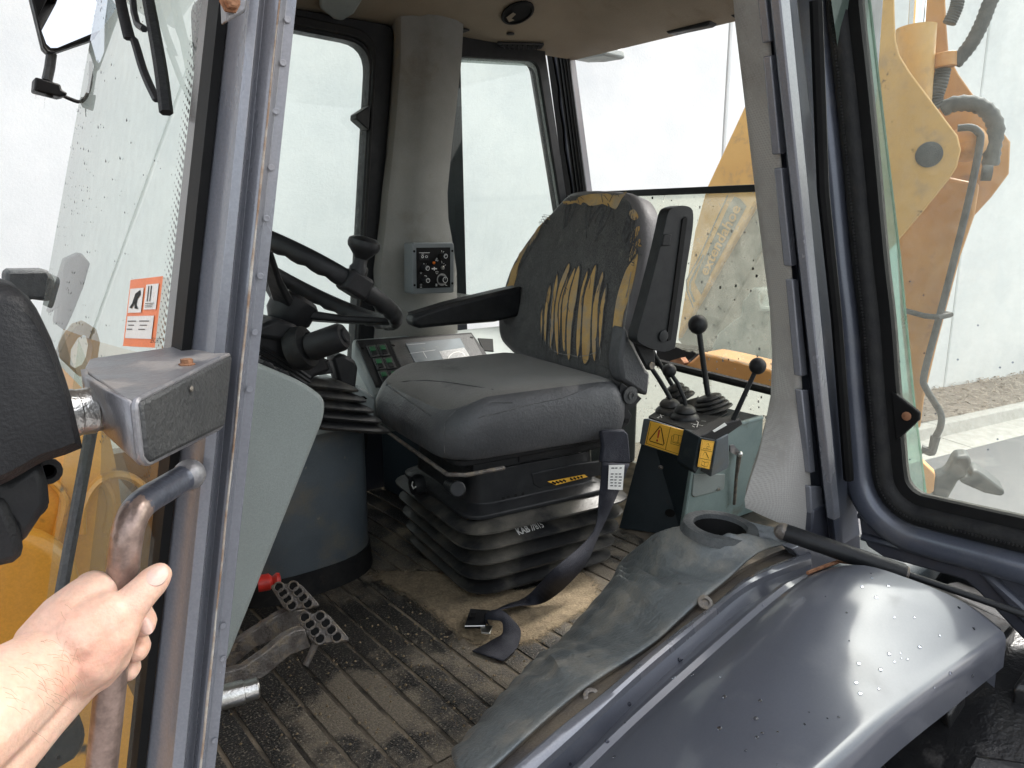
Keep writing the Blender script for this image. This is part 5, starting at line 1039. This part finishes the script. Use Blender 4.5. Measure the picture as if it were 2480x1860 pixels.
# column shroud and multi-function stalk
CSH = group_part('column_shroud', SC); ypl = wc_.y-.06
sh = lambda pts, Y: [at('C5', x_, y_, Y=Y) for x_, y_ in pts]
MB().prism(sh(((60, 820), (190, 730), (330, 780), (440, 860), (520, 950), (590, 1080), (470, 1130), (420, 1190), (240, 1070), (60, 960)), 1.36), (0, .13, 0)).build('shroud', M['blackm'], CSH, bevel=.010)
MB().prism(sh(((60, 780), (210, 712), (330, 760), (450, 850), (420, 900), (60, 850)), 1.345), (0, .1, 0)).build('upper_cover', M['black'], CSH, bevel=.008)
MB().prism(sh(((455, 1120), (560, 1000), (600, 1100)), 1.37), (0, .1, 0)).build('lower_wedge', M['black'], CSH, bevel=.003)
for k in range(3): MB().tube(sh(((80, 905+40*k), (230, 990+36*k), (430, 1130+30*k)), 1.357), .004, 6).build('trim_line', M['black'], CSH)
b0, b1 = at('C5', 350, 950, Y=1.33), at('C5', 670, 838, Y=1.26)
ax = b1-b0
MB().lathe(at('C5', 345, 935, Y=1.345), (-b0+b1), [(.038, -.01), (.044, .008), (.040, .022), (.026, .030), (.018, .020), (.012, .02)], 22).build('stalk_boot', M['rubber'], CSH)
MB().lathe(b0, ax, [(.012, 0), (.013, ax.length*.2), (.0245, ax.length*.26), (.0265, ax.length*.32), (.0265, ax.length*.93), (.023, ax.length*.99), (.014, ax.length), (.014, ax.length*1.03), (.012, ax.length*1.05), (.0001, ax.length*1.05)], 24).build('stalk', M['blackm'], CSH)
MB().prism(sh(((590, 990), (660, 960), (750, 1010), (770, 1060), (755, 1200), (720, 1260), (640, 1200)), 1.45), (0, .04, 0)).build('ignition_block', M['black'], CSH, bevel=.008)
# ribbed boot
bt0, bt1 = at('C5', 500, 1130, Y=1.40), at('C5', 600, 1460, Y=1.43); rings = []
for k in range(5):
    for e_, f_ in ((-.013, 0), (-.004, .15), (.006, .35), (.009, .55), (.006, .75), (-.004, .9), (-.013, .98)):
        t = (k+f_)/5; c = lin(bt0, bt1, t); hw = lin(.052, .10, t)+e_
        q = roundpoly([V((-hw, -hw*.8, 0)), V((hw, -hw*.8, 0)), V((hw, hw*.8, 0)), V((-hw, hw*.8, 0))], hw*.45, 4)
        rings.append([c+V((p.x, p.y, -p.x*.25)) for p in q])
MB().loft(rings).build('column_boot', M['bellows'], SC)
# ================================================================== CONSOLES
PC = thing('front_console', 'slate grey rounded console pedestal with a pale side panel under the steering column', 'console', (.62, 1.58, FL))
pcx, pcy = .615, 1.61
def ped(z, k=1): return [V((pcx+.185*k*math.copysign(abs(math.cos(a))**.75, math.cos(a)), pcy+.165*k*math.copysign(abs(math.sin(a))**.75, math.sin(a)), z)) for a in [2*math.pi*j/40 for j in range(40)]]
ptop = at('C5', 700, 1490, Y=1.45).z
MB().loft([ped(FL+.045), ped(FL+.12, 1.0), ped(ptop-.03, 1.0), ped(ptop-.008, .985), ped(ptop, .95)]).build('pedestal', M['pedestal'], PC)
MB().loft([ped(FL, 1.04), ped(FL+.02, 1.03), ped(FL+.055, 1.015), ped(FL+.056, .99)]).build('rubber_skirt', M['rubber'], PC)
MB().prism([at('C5', x_, y_, Y=1.55) for x_, y_ in ((740, 1200), (770, 1180), (890, 1275), (885, 1390), (830, 1480), (700, 1490))], (0, .2, 0)).build('shoulder', M['plastic'], PC, bevel=.012)
MB().prism([at('C5', x_, y_, Y=1.545) for x_, y_ in ((785, 1265), (810, 1258), (830, 1275), (800, 1288))], (0, .01, 0)).build('hole', M['ink'], PC)
ypp = 1.02
MB().prism(roundpoly([at('S', x_, y_, Y=ypp) for x_, y_ in ((520, 850), (600, 868), (735, 925), (790, 965), (788, 1010), (551, 1607), (440, 1640))], [.0, .0, .02, .02, .02, .01, 0]), (0, .05, 0)).build('side_panel', M['pale'], PC, bevel=.007, seg=3)
for x_, y_ in ((130, 1030), (235, 1085)): MB().prism([at('C5', x_+a, y_+b, Y=ypp+.02) for a, b in ((-30, 10), (-10, -20), (50, 5), (60, 45))], (0, .03, 0)).build('clip', M['blackm'], PC, bevel=.002)
MB().prism([V((.06, 1.45, FL)), V((.30, 1.45, FL)), V((.30, 1.95, FL)), V((.06, 1.95, FL))], (0, 0, .28)).build('front_bulkhead', M['pedestal'], PC, bevel=.02)
# side console with instrument cluster
IC = thing('instrument_console', 'grey side console with rocker switches and a display panel beyond the seat', 'console', (1.2, 1.8, FL))
t1, t2, t3 = at('E4', 115, 230, Y=1.885), at('E4', 1590, 132, Y=1.885), at('E4', 370, 815, Y=1.66)
ipn = (t2-t1).cross(t3-t1).normalized()
if ipn.z < 0: ipn = -ipn
IP = (t1, ipn); ip = lambda x_, y_, h=0: at('E4', x_, y_, P=(t1+ipn*h, ipn))
bot_r = ip(2150, 800)
body = [ip(70, 195), ip(640, 150), ip(1870, 30), ip(2160, 0), ip(2500, 800), ip(340, 930), ip(60, 420)]
MB().prism([p-ipn*.004 for p in body], (0, 0, -.10)).build('body', M['plastic'], IC, bevel=.01)
MB().prism([ip(x_, y_, .001) for x_, y_ in ((115, 230), (1590, 130), (1760, 365), (2100, 900), (370, 815))], -ipn*.006).build('fascia', M['blackm'], IC, bevel=.002)
MB().prism([ip(x_, y_, .003) for x_, y_ in ((540, 232), (1585, 148), (1700, 360), (1980, 850), (810, 850))], -ipn*.004).build('cluster_plate', M['plate'], IC, bevel=.002)
DS = MB().prism([ip(x_, y_, .0055) for x_, y_ in ((748, 268), (1448, 203), (1540, 380), (1800, 850), (1030, 850))], -ipn*.003).build('display', M['screen'], IC, bevel=.001)
mb = MB()
for a, b in (((800, 400), (1130, 355)), ((975, 380), (1020, 460)), ((760, 290), (1000, 270))): strip(mb, [ip(*a, .0062), ip(*b, .0062)], .0012, ipn)
mb.build('display_marks', M['white'], DS, sm=False)
SK = MB().add([ip(x_, y_, .0065) for x_, y_ in ((1180, 372), (1495, 325), (1535, 378), (1640, 560), (1300, 620))], [(0, 1, 2, 3, 4)]).build('sticker', mat('speckled_foil', (.6, .6, .6), (.12, .12, .12), 420, .4), DS, sm=False)
mb = MB(); strip(mb, [ip(1400+110*math.cos(t), 470-90*math.sin(t)+20*math.cos(t)*-1, .0072) for t in [.2+k*.14 for k in range(20)]], .003, ipn); mb.build('sticker_ring', M['white'], SK, sm=False)
for (x_, y_) in ((335, 375), (465, 360), (415, 535), (545, 525), (480, 700), (610, 690)):
    k = .95+.0*y_; cx_ = lambda a, b: (x_+a*58+b*30, y_+b*70-a*8)
    fr_ = [ip(*cx_(a, b), .003) for a, b in ((-1, -1), (1, -1), (1, 1), (-1, 1))]
    rs = MB().prism(fr_, ipn*.003).build('rocker_switch', M['plate'], IC, bevel=.0015)
    MB().prism([ip(*cx_(a, b), .0065) for a, b in ((-.5, -.7), (.6, -.7), (.6, -.0), (-.5, .0))], ipn*.004).build('lens', M['green'], rs, bevel=.0008)
    MB().prism([ip(*cx_(a, b), .0055) for a, b in ((-.5, .05), (.6, .05), (.6, .75), (-.5, .75))], ipn*.003).build('paddle', M['black'], rs, bevel=.0008)
for x_, y_ in ((195, 335), (592, 298), (1590, 198)): MB().lathe(ip(x_, y_, .003), ipn, [(.0052, 0), (.0052, .001), (.004, .0012), (.0001, .0)], 14).build('screw', M['ink'], IC)
MB().prism([ip(x_, y_, -.004) for x_, y_ in ((1670, 215), (1860, 225), (1870, 380), (1745, 370))], ipn*.003).build('tray_recess', M['ink'], IC)
MB().prism([V((1.05, 1.62, FL)), V((1.86, 1.62, FL)), V((1.86, 1.93, FL)), V((1.05, 1.93, FL))], (0, 0, .30)).build('storage_box', M['tower'], IC, bevel=.015)
# ---- climate control box on the far post
CB = thing('control_box', 'small grey box of black rotary knobs on the trimmed far post', 'control panel', at('E2', 730, 1550, Y=1.80))
ybx = 1.795; cb = lambda x_, y_, h=0: at('E2', x_, y_, Y=ybx-h)
MB().loft([[p+V((0, .045, 0)) for p in roundpoly([cb(x_-10, y_) for x_, y_ in ((300, 290), (1350, 290), (1350, 1540), (310, 1580))], .008, 4)], roundpoly([cb(x_, y_) for x_, y_ in ((290, 285), (1350, 285), (1350, 1545), (300, 1585))], .008, 4)]).build('case', M['casegrey'], CB, bevel=.003)
fc = MB().prism([cb(x_, y_, .001) for x_, y_ in ((400, 415), (1250, 405), (1250, 1410), (410, 1440))], (0, .004, 0)).build('face', M['ink'], CB)
for x_, y_ in ((342, 505), (1300, 495), (352, 1355), (1300, 1310)): MB().lathe(cb(x_, y_, .0), (0, -1, 0), [(.0035, 0), (.0035, .001), (.0001, .001)], 12).build('screw', M['ink'], CB)
vk = V((-.006, -.016, 0))
for x_, y_, r in ((1125, 625, .0070), (670, 930, .0070), (680, 1235, .0070), (1112, 1220, .0095)):
    c1 = cb(x_, y_, .022); c0 = c1+V((0, .020, 0))
    kn = MB().lathe(c0, (0, -1, 0), [(r*1.25, 0), (r*1.15, .012), (r, .021), (r*.9, .022), (.0001, .022)], 20).build('knob', M['black'], CB)
    mb = MB(); strip(mb, [c1+V((math.cos(t)*r*.82, -.0026, math.sin(t)*r*.82)) for t in [2*math.pi*k/20 for k in range(20)]], .0013, V((0, -1, 0)), closed=True); strip(mb, [c1+V((0, -.0026, .001)), c1+V((0, -.0026, r*.65))], .0011, V((0, -1, 0))); mb.build('ring_mark', M['white'], kn, sm=False)
MB().lathe(cb(1040, 1215, .003), (0, -1, 0), [(.0175, 0), (.0175, .0012), (.0001, .0012)], 24).build('dial', M['threadl'], CB)
MB().ball(cb(840, 795, .004), .0045, 12).build('indicator_light', M['amber'], CB)
MB().prism([cb(x_, y_, .004) for x_, y_ in ((470, 560), (720, 560), (720, 730), (470, 735))], (0, .006, 0)).build('rocker_switch', M['blackm'], CB, bevel=.001)
MB().lathe(cb(1045, 915, .004), (0, -1, 0), [(.0052, 0), (.0052, .005), (.004, .006), (.0001, .006)], 12).build('key_switch', M['steel'], CB)
mb = MB(); fn = V((0, -1, 0)); bar = lambda a, b, w_=.0012: strip(mb, [cb(*a, .0056 if a[1] < 760 and a[0] < 730 else .0022), cb(*b, .0056 if a[1] < 760 and a[0] < 730 else .0022)], w_, fn)
def ringm(x_, y_, rx, ry, w_=.001, h=.0022): strip(mb, [cb(x_+rx*math.cos(t), y_+ry*math.sin(t), h) for t in [2*math.pi*k/14 for k in range(14)]], w_, fn, closed=True)
for a, b in (((470, 540), (735, 540)), ((1030, 480), (1040, 520)), ((1075, 530), (1095, 500)), ((1030, 745), (1045, 810)), ((1080, 825), (1095, 800)), ((1115, 860), (1135, 840)), ((585, 800), (590, 835)), ((640, 835), (650, 815)), ((595, 1115), (660, 1130)), ((1120, 1345), (1168, 1368)), ((525, 575), (590, 572))): bar(a, b, .0013)
ringm(555, 640, 25, 30, .0016, .0056); ringm(652, 640, 30, 25, .0013, .0056); ringm(910, 690, 14, 14); ringm(890, 730, 14, 14); ringm(930, 735, 14, 14)
for dx, dy in ((0, 0), (0, -26), (0, 26), (-28, 0), (28, 0), (-52, 0), (52, 0)): ringm(850+dx, 942+dy, 10, 10, .0016)
strip(mb, [cb(x_, y_, .0022) for x_, y_ in ((880, 1010), (950, 1010), (945, 1050), (885, 1050))], .001, fn, closed=True); bar((915, 1050), (915, 1080))
strip(mb, [cb(x_, y_, .0022) for x_, y_ in ((485, 1030), (540, 1030), (515, 1070))], .0008, fn, closed=True); bar((490, 1335), (540, 1335), .001); bar((490, 1375), (540, 1375), .001); bar((490, 1410), (540, 1410), .001)
for k in range(3): a = k*math.pi/3; bar((902+30*math.cos(a), 1350+38*math.sin(a)), (902-30*math.cos(a), 1350-38*math.sin(a)), .0014)
tag(mb.build('symbols', M['white'], fc, sm=False), kind='stuff')
# ================================================================== DIGGER CONTROL TOWER
XT = 1.44
ta, tb_ = at('D7', 635, 865, X=XT), at('D7', 298, 768, X=XT+.0); za = ta.z; tb_ = at('D7', 298, 768, Z=za); tb_.x = ta.x+.01
tcn = at('D7', 905, 705, Z=za); tcn.y = ta.y
td = V((tcn.x, tb_.y, za))
fa_, fb_ = at('D7', 530, 1545, Z=FL), at('D7', 110, 1490, Z=FL)
fc_ = V((tcn.x+.09, fa_.y-.02, FL)); fd_ = V((tcn.x+.09, fb_.y, FL))
CT = thing('control_tower', 'dark lever tower with yellow warning labels and five black levers behind the seat', 'lever console', ((ta.x+tcn.x)/2, (ta.y+tb_.y)/2, FL))
MB().add([fa_, fb_, tb_, ta, fc_, fd_, td, tcn], [(0, 1, 2, 3), (1, 5, 6, 2), (5, 4, 7, 6), (3, 2, 6, 7)], 0).add([fa_, ta, tcn, fc_], [(0, 1, 2, 3)], 1).build('body', [M['tower'], M['towerside']], CT, sm=False, bevel=.0)
MB().tube([fa_+V((0, .004, 0)), ta+V((.002, .004, -.004)), tcn+V((0, .004, -.004))], .0065, 8).build('edge_roll', M['towerside'], CT)
fnm = (fb_-fa_).cross(ta-fa_).normalized()
if fnm.x > 0: fnm = -fnm
tw = lambda x_, y_, h=0, c='E3': at(c, x_, y_, P=(fa_+fnm*h, fnm))
MB().prism([tw(x_, y_, .002) for x_, y_ in ((440, 270), (520, 260), (1400, 540), (1320, 1020), (370, 715))], -fnm*.004).build('label_panel', M['pedestal'], CT, bevel=.001)
WL = MB().prism([tw(x_, y_, .004) for x_, y_ in ((560, 305), (1340, 515), (1220, 978), (465, 730))], -fnm*.002).build('warning_label', M['label'], CT, sm=False)
mb = MB(); ln = lambda pts, w_=.0014, cl=False, h=.005, c='E3': strip(mb, [tw(x_, y_, h, c) for x_, y_ in pts], w_, fnm, closed=cl)
ln(((745, 395), (765, 430), (815, 710), (800, 740), (560, 665), (550, 640)), .0022, True); ln(((935, 405), (840, 820)), .0010); ln(((490, 705), (1205, 945), (1310, 530)), .0010); ln(((575, 330), (490, 705)), .001)
ln(((1000, 540), (1090, 560), (1195, 590), (1150, 730), (1070, 690), (975, 675)), .0011, True); ln(((1085, 560), (1068, 690)), .0011); ln(((985, 570), (960, 570), (940, 710), (1060, 740), (1170, 780), (1205, 650), (1195, 640)), .0011); ln(((970, 690), (1060, 710), (1150, 745)), .001)
mb.build('outline', M['ink'], WL, sm=False)
mb = MB(); mb.add([tw(x_, y_, .0052) for x_, y_ in ((715, 460), (745, 465), (712, 615), (692, 608))], [(0, 1, 2, 3)]); mb.add([tw(690+17*math.cos(t), 655+22*math.sin(t), .0052) for t in [k*.6283 for k in range(10)]], [tuple(range(10))]); mb.build('exclamation_mark', M['red'], WL, sm=False)
MB().lathe(tw(758, 1140, .002), fnm, [(.006, 0), (.006, .002), (.003, .003), (.0001, .006)], 8).build('bolt', M['grimy_steel'], CT)
MB().lathe(tw(450, 1390, .0, 'D7'), fnm, [(.013, 0), (.012, .001), (.0001, .001)], 16).build('plug', M['ink'], CT)
# near side: gate housing with small label, cover plate, linkage
snm = (ta-fa_).cross(tcn-fa_).normalized()
if snm.y > 0: snm = -snm
sd = lambda x_, y_, h=0, c='D7': at(c, x_, y_, P=(fa_+snm*h, snm))
gh = [sd(x_, y_, .045) for x_, y_ in ((655, 895), (750, 915), (845, 865), (848, 1070), (840, 1095), (722, 1150), (612, 1130))]
MB().prism([sd(x_, y_, .03) for x_, y_ in ((650, 880), (760, 900), (620, 1130), (600, 1100))], -snm*.05).build('gate_front', M['tower'], CT, bevel=.003)
MB().prism([sd(x_, y_, .032) for x_, y_ in ((762, 905), (845, 860), (848, 1075), (835, 1095), (722, 1150))], -snm*.05).build('gate_side', M['pedestal'], CT, bevel=.003)
mg = MB().prism([sd(x_, y_, .028) for x_, y_ in ((690, 860), (830, 785), (925, 760), (940, 795), (845, 862), (765, 905), (650, 880))], -snm*.03); mg.build('gate_top', M['blackm'], CT, bevel=.003)
gl_ = [sd(x_, y_, .034) for x_, y_ in ((662, 898), (748, 911), (714, 1097), (634, 1079))]
GL = MB().add(gl_, [(0, 1, 2, 3)]).build('instruction_label', M['label'], CT, sm=False)
g4 = lambda a, b: lin(lin(gl_[0], gl_[1], a), lin(gl_[3], gl_[2], a), b)+snm*.001
mb = MB(); st_ = lambda pts, w_=.0009, cl=False: strip(mb, [g4(*p) for p in pts], w_, snm, closed=cl)
st_(((.06, .03), (.94, .03), (.94, .97), (.06, .97)), .0008, True); st_(((.06, .36), (.94, .36))); st_(((.06, .67), (.94, .67))); st_(((.5, .09), (.82, .3), (.2, .3)), .0012, True); st_(((.45, .27), (.45, .2), (.58, .2), (.58, .27)), .001, True)
st_(((.25, .55), (.35, .42), (.5, .42)), .0012); st_(((.5, .45), (.75, .62)), .0016); st_(((.25, .9), (.25, .75), (.5, .78), (.78, .75), (.78, .9), (.5, .93)), .0012, True); st_(((.5, .78), (.5, .93)), .001); mb.build('outline', M['ink'], GL, sm=False)
MB().prism([sd(x_, y_, .003) for x_, y_ in ((612, 1130), (820, 1130), (815, 1235), (612, 1285), (598, 1270))], -snm*.006).build('cover_plate', M['plastic'], CT, bevel=.002)
MB().lathe(sd(772, 1228, .004), snm, [(.005, 0), (.005, .004), (.0001, .005)], 8).build('screw', M['steel'], CT)
MB().prism([sd(x_, y_, .034) for x_, y_ in ((735, 838), (815, 785), (830, 800), (745, 848))], snm*.001).build('gate_decal', M['white'], CT, sm=False)
MB().tube([sd(915, 1000, .02), sd(895, 1140, .02), sd(880, 1330, .02)], [.007, .0045, .0045], 8).build('link_rod', M['grimy_steel'], CT)
MB().prism([sd(x_, y_, .012) for x_, y_ in ((845, 935), (870, 930), (920, 985), (905, 1010), (845, 975))], snm*.004).build('link_arm', M['bracket'], CT)
MB().ball(sd(918, 995, .026), .008, 10).build('link_ball', M['steel'], CT)
# boot mat and levers
MB().prism(roundpoly([at('D7', x_, y_, Z=za+.004) for x_, y_ in ((300, 755), (400, 690), (640, 620), (840, 715), (640, 855), (600, 850))], .01, 3), (0, 0, .004)).build('boot_mat', M['rubber'], CT)
mb = MB()
for pts in (((370, 745), (410, 735)), ((385, 728), (395, 752)), ((590, 790), (690, 808)), ((640, 780), (630, 815)), ((625, 770), (640, 782)), ((660, 772), (690, 775)), ((600, 805), (615, 815))): strip(mb, [at('D7', x_, y_, Z=za+.0092) for x_, y_ in pts], .002, V((0, 0, 1)))
for x_, y_ in ((615, 797), (672, 806), (370, 752)): mb.lathe(at('D7', x_, y_, Z=za+.009), (0, 0, 1), [(.003, 0), (.003, .0006)], 8)
mb.build('pattern_marks', M['white'], CT, sm=False)
def lever(base, pts, kr, boot_r, boot_h, folds, sr, Xp, knob=True):
    b = at('D7', *base, Z=za+.006)
    rings = []
    for k in range(folds):
        for e_, f_ in ((.88, 0), (.97, .15), (1.0, .35), (1.0, .55), (.96, .72), (.84, .92)):
            t = (k+f_)/folds; r = lin(boot_r, boot_r*.52, t)*e_; rings.append((r, boot_h*t))
    top = at('D7', *pts[0], P=(b, V((1, .5, 0)).normalized())); ax = top-b
    MB().lathe(b, ax, [(r, h*ax.length*1.05) for r, h in [(q[0], q[1]/boot_h) for q in rings]]+[(sr*1.6, ax.length*1.08)], 22).build('lever_boot', M['bellows'], CT)
    pp = [top-ax*.1]+[at('D7', x_, y_, P=(b, V((1, .5, 0)).normalized())) for x_, y_ in pts]
    MB().tube(pp, sr, 10).build('lever_shaft', M['black'], CT)
    if knob: MB().ball(pp[-1], kr, 20).build('lever_knob', M['black'], CT)
lever((735, 705), ((705, 605), (675, 400), (645, 175), (637, 127)), .0262, .058, .1, 4, .0075, 0)
lever((548, 760), ((553, 672), (548, 630), (500, 520), (462, 465), (445, 435)), .0185, .040, .07, 2, .0056, 0)
lever((445, 720), ((452, 632), (440, 600), (380, 500), (320, 410), (280, 340)), .02, .040, .07, 2, .0062, 0, False)
lever((525, 640), ((468, 540), (450, 510), (400, 420), (355, 345), (330, 300)), .02, .048, .07, 3, .0062, 0, False)
g0 = sd(850, 815, .02); g1 = sd(1037, 405, .03)
MB().tube([g0, g1], [.0066, .0056], 10).build('lever_shaft', M['black'], CT); MB().ball(g1, .0205, 20).build('lever_knob', M['blackm'], CT)
# ================================================================== PEDALS
def pedal(label, pad, arm_up, arm_lo, Y, zt):
    P0 = thing('foot_pedal', label, 'pedal', at('D2', *pad[2], Z=zt), 'foot pedals on the cab floor')
    q = [at('D2', *pad[0], Z=zt+.035), at('D2', *pad[1], Z=zt+.035), at('D2', *pad[2], Z=zt), at('D2', *pad[3], Z=zt)]
    n = (q[1]-q[0]).cross(q[3]-q[0]).normalized()
    if n.z < 0: n = -n
    pd_ = MB().prism(roundpoly(q, .010, 3), -n*.009).build('pad', M['grimy_steel'], P0, bevel=.003)
    for r in range(4):
        for c in range(2):
            a, b = .25+.46*c, .13+.245*r; p = lin(lin(q[0], q[1], a), lin(q[3], q[2], a), b)
            MB().lathe(p, n, [(.0105, -.001), (.0100, .0028), (.0080, .0034), (.0070, .0012)], 16, cap=False).build('grip_ring', M['grimy_steel'], pd_)
            MB().lathe(p, n, [(.0072, .0006), (.0072, .0011), (.0001, .0011)], 14).build('grip_hole', M['ink'], pd_)
    o = [at('D2', x_, y_, Y=Y) for x_, y_ in arm_up+arm_lo[::-1]]
    MB().prism(o, (0, .016, 0)).build('arm', M['grimy_steel'], P0, bevel=.002)
pedal('perforated steel pedal further from the door', ((418, 430), (625, 418), (765, 572), (528, 602)), [(130, 970), (150, 890), (210, 810), (340, 725), (470, 640), (540, 610), (660, 600)], [(130, 1030), (200, 960), (330, 850), (480, 790), (600, 730), (720, 640)], 1.20, -.675)
pedal('perforated steel pedal nearer to the door', ((588, 632), (805, 615), (968, 802), (715, 828)), [(110, 1025), (250, 985), (400, 880), (520, 780), (600, 738), (660, 730)], [(110, 1145), (270, 1120), (400, 1040), (560, 905), (700, 850)], 1.10, -.69)
MB().tube([at('D2', 730, 830, Y=1.14), at('D2', 665, 968, Y=1.14)], .006, 8).build('pedal_return_rod', M['grimy_steel'], FM)
MB().lathe(at('D2', 90, 1190, Y=.93), V((1, -.2, 0)), [(.016, 0), (.016, .03), (.014, .031), (.014, .048), (.012, .05), (.0001, .05)], 18).build('door_striker', M['steel'], BH)
MB().lathe(at('D2', 345, 425, Y=1.3), V((1, -.3, 0)), [(.016, 0), (.016, .02), (.010, .026), (.015, .034), (.014, .04), (.0001, .042)], 14).build('red_cap', M['redp'], PC)
# ================================================================== PERSON: left hand gripping the grab handle
YT = HY
PS = thing('person', 'bare left forearm and hand gripping the grab handle', 'person', at('C3', 300, 1100, Y=YT-.03))
h3 = lambda x_, y_, o: at('C3', x_, y_, Y=YT+o)
def capsule(mb, pts, n=14):
    P_ = [h3(x_, y_, o) for x_, y_, o, r in pts]; R_ = [r for *_, r in pts]
    a, b = (P_[0]-P_[1]).normalized(), (P_[-1]-P_[-2]).normalized()
    ring = [P_[0]+a*R_[0]*.92, P_[0]+a*R_[0]*.7]+P_+[P_[-1]+b*R_[-1]*.7, P_[-1]+b*R_[-1]*.92]
    rr = [R_[0]*.35, R_[0]*.72]+R_+[R_[-1]*.72, R_[-1]*.35]
    mb.tube(ring, rr, n)
hm = MB()
capsule(hm, [(-420, 1560, -.085, .034), (-60, 1300, -.055, .031), (180, 1120, -.032, .027), (330, 1010, -.022, .0245), (420, 930, -.02, .024)])
capsule(hm, [(-360, 1800, -.070, .030), (-40, 1530, -.045, .028), (200, 1310, -.028, .024), (360, 1180, -.016, .021), (470, 1090, -.01, .019)])
capsule(hm, [(260, 960, -.014, .021), (420, 780, -.012, .021), (545, 640, -.004, .0165)])                 # index metacarpal
capsule(hm, [(380, 960, -.020, .023), (520, 860, -.025, .023), (610, 790, -.025, .0195)])                # back of the hand
capsule(hm, [(400, 1080, -.020, .022), (540, 980, -.027, .0225), (660, 860, -.028, .0175), (725, 760, -.024, .0142)])   # ball of the thumb
capsule(hm, [(440, 1130, -.008, .016), (560, 1070, -.012, .0165), (650, 980, -.018, .0150), (700, 900, -.02, .0120)])
capsule(hm, [(690, 800, -.025, .0142), (770, 695, -.024, .0126), (850, 612, -.021, .0112), (905, 556, -.017, .0108), (935, 525, -.014, .0096)])   # thumb
for pts in ([(545, 610, .004, .0140), (600, 600, .022, .0112), (730, 660, .030, .0104), (815, 735, .022, .0100), (848, 795, .006, .0096), (852, 825, -.003, .0078)],
            [(520, 760, .006, .013), (600, 760, .024, .0108), (710, 815, .031, .0102), (790, 885, .022, .0098), (815, 945, .007, .0093), (812, 975, -.001, .0075)],
            [(500, 900, .006, .013), (590, 900, .024, .0102), (670, 950, .030, .0096), (740, 1020, .021, .0090), (765, 1070, .008, .0084), (760, 1095, .002, .0068)],
            [(480, 1020, .006, .012), (560, 1030, .022, .0088), (620, 1075, .027, .0080), (660, 1110, .022, .0072)]):
    capsule(hm, pts, 12)
hh2 = hitter(hm)
hand = hm.build('hand', M['skin'], PS)
rm = hand.modifiers.new('r', 'REMESH'); rm.mode = 'VOXEL'; rm.voxel_size = .0017; rm.use_smooth_shade = True
smd = hand.modifiers.new('s', 'SMOOTH'); smd.iterations = 7; smd.factor = .6
def nail(c, ux, uy, wd, ln_):
    p, n = hh2('C3', *c, 0); p1, _ = hh2('C3', c[0]+ux, c[1]+uy, 0); t = (p1-p); t = (t-n*t.dot(n)).normalized(); s_ = n.cross(t)
    P_ = []; m = 12
    mb = MB(); rings = []
    for k, h in ((1, -.0012), (.95, .0002), (.7, .0008), (.35, .0012), (.01, .0013)):
        rings.append([p+t*(math.cos(a)*ln_*k)+s_*(math.sin(a)*wd*k)+n*(h-.0016*(math.sin(a)*k)**2) for a in [2*math.pi*j/16 for j in range(16)]])
    mb.loft(rings).build('fingernail', M['nail'], hand)
nail((930, 520), 20, -22, .0066, .0085)
nail((872, 820), 8, 26, .0048, .0062)
mb = MB(); random.seed(11)
for i in range(90):
    x_, y_ = random.gauss(240, 150), random.gauss(1040, 150)
    if x_ > 460 or x_ < -20: continue
    p, n = hh2('C3', x_, y_, .0); d = (RT*random.uniform(-.2, .6)-UP*random.uniform(.3, 1)+n*.35).normalized(); L_ = random.uniform(.006, .013)
    if abs(p.y-YT) > .12: continue
    mb.tube([p-n*.001, p+d*L_*.5+n*.001, p+d*L_], [.00010, .00008, .00004], 3)
tag(mb.build('arm_hair', M['hair'], hand), kind='stuff')
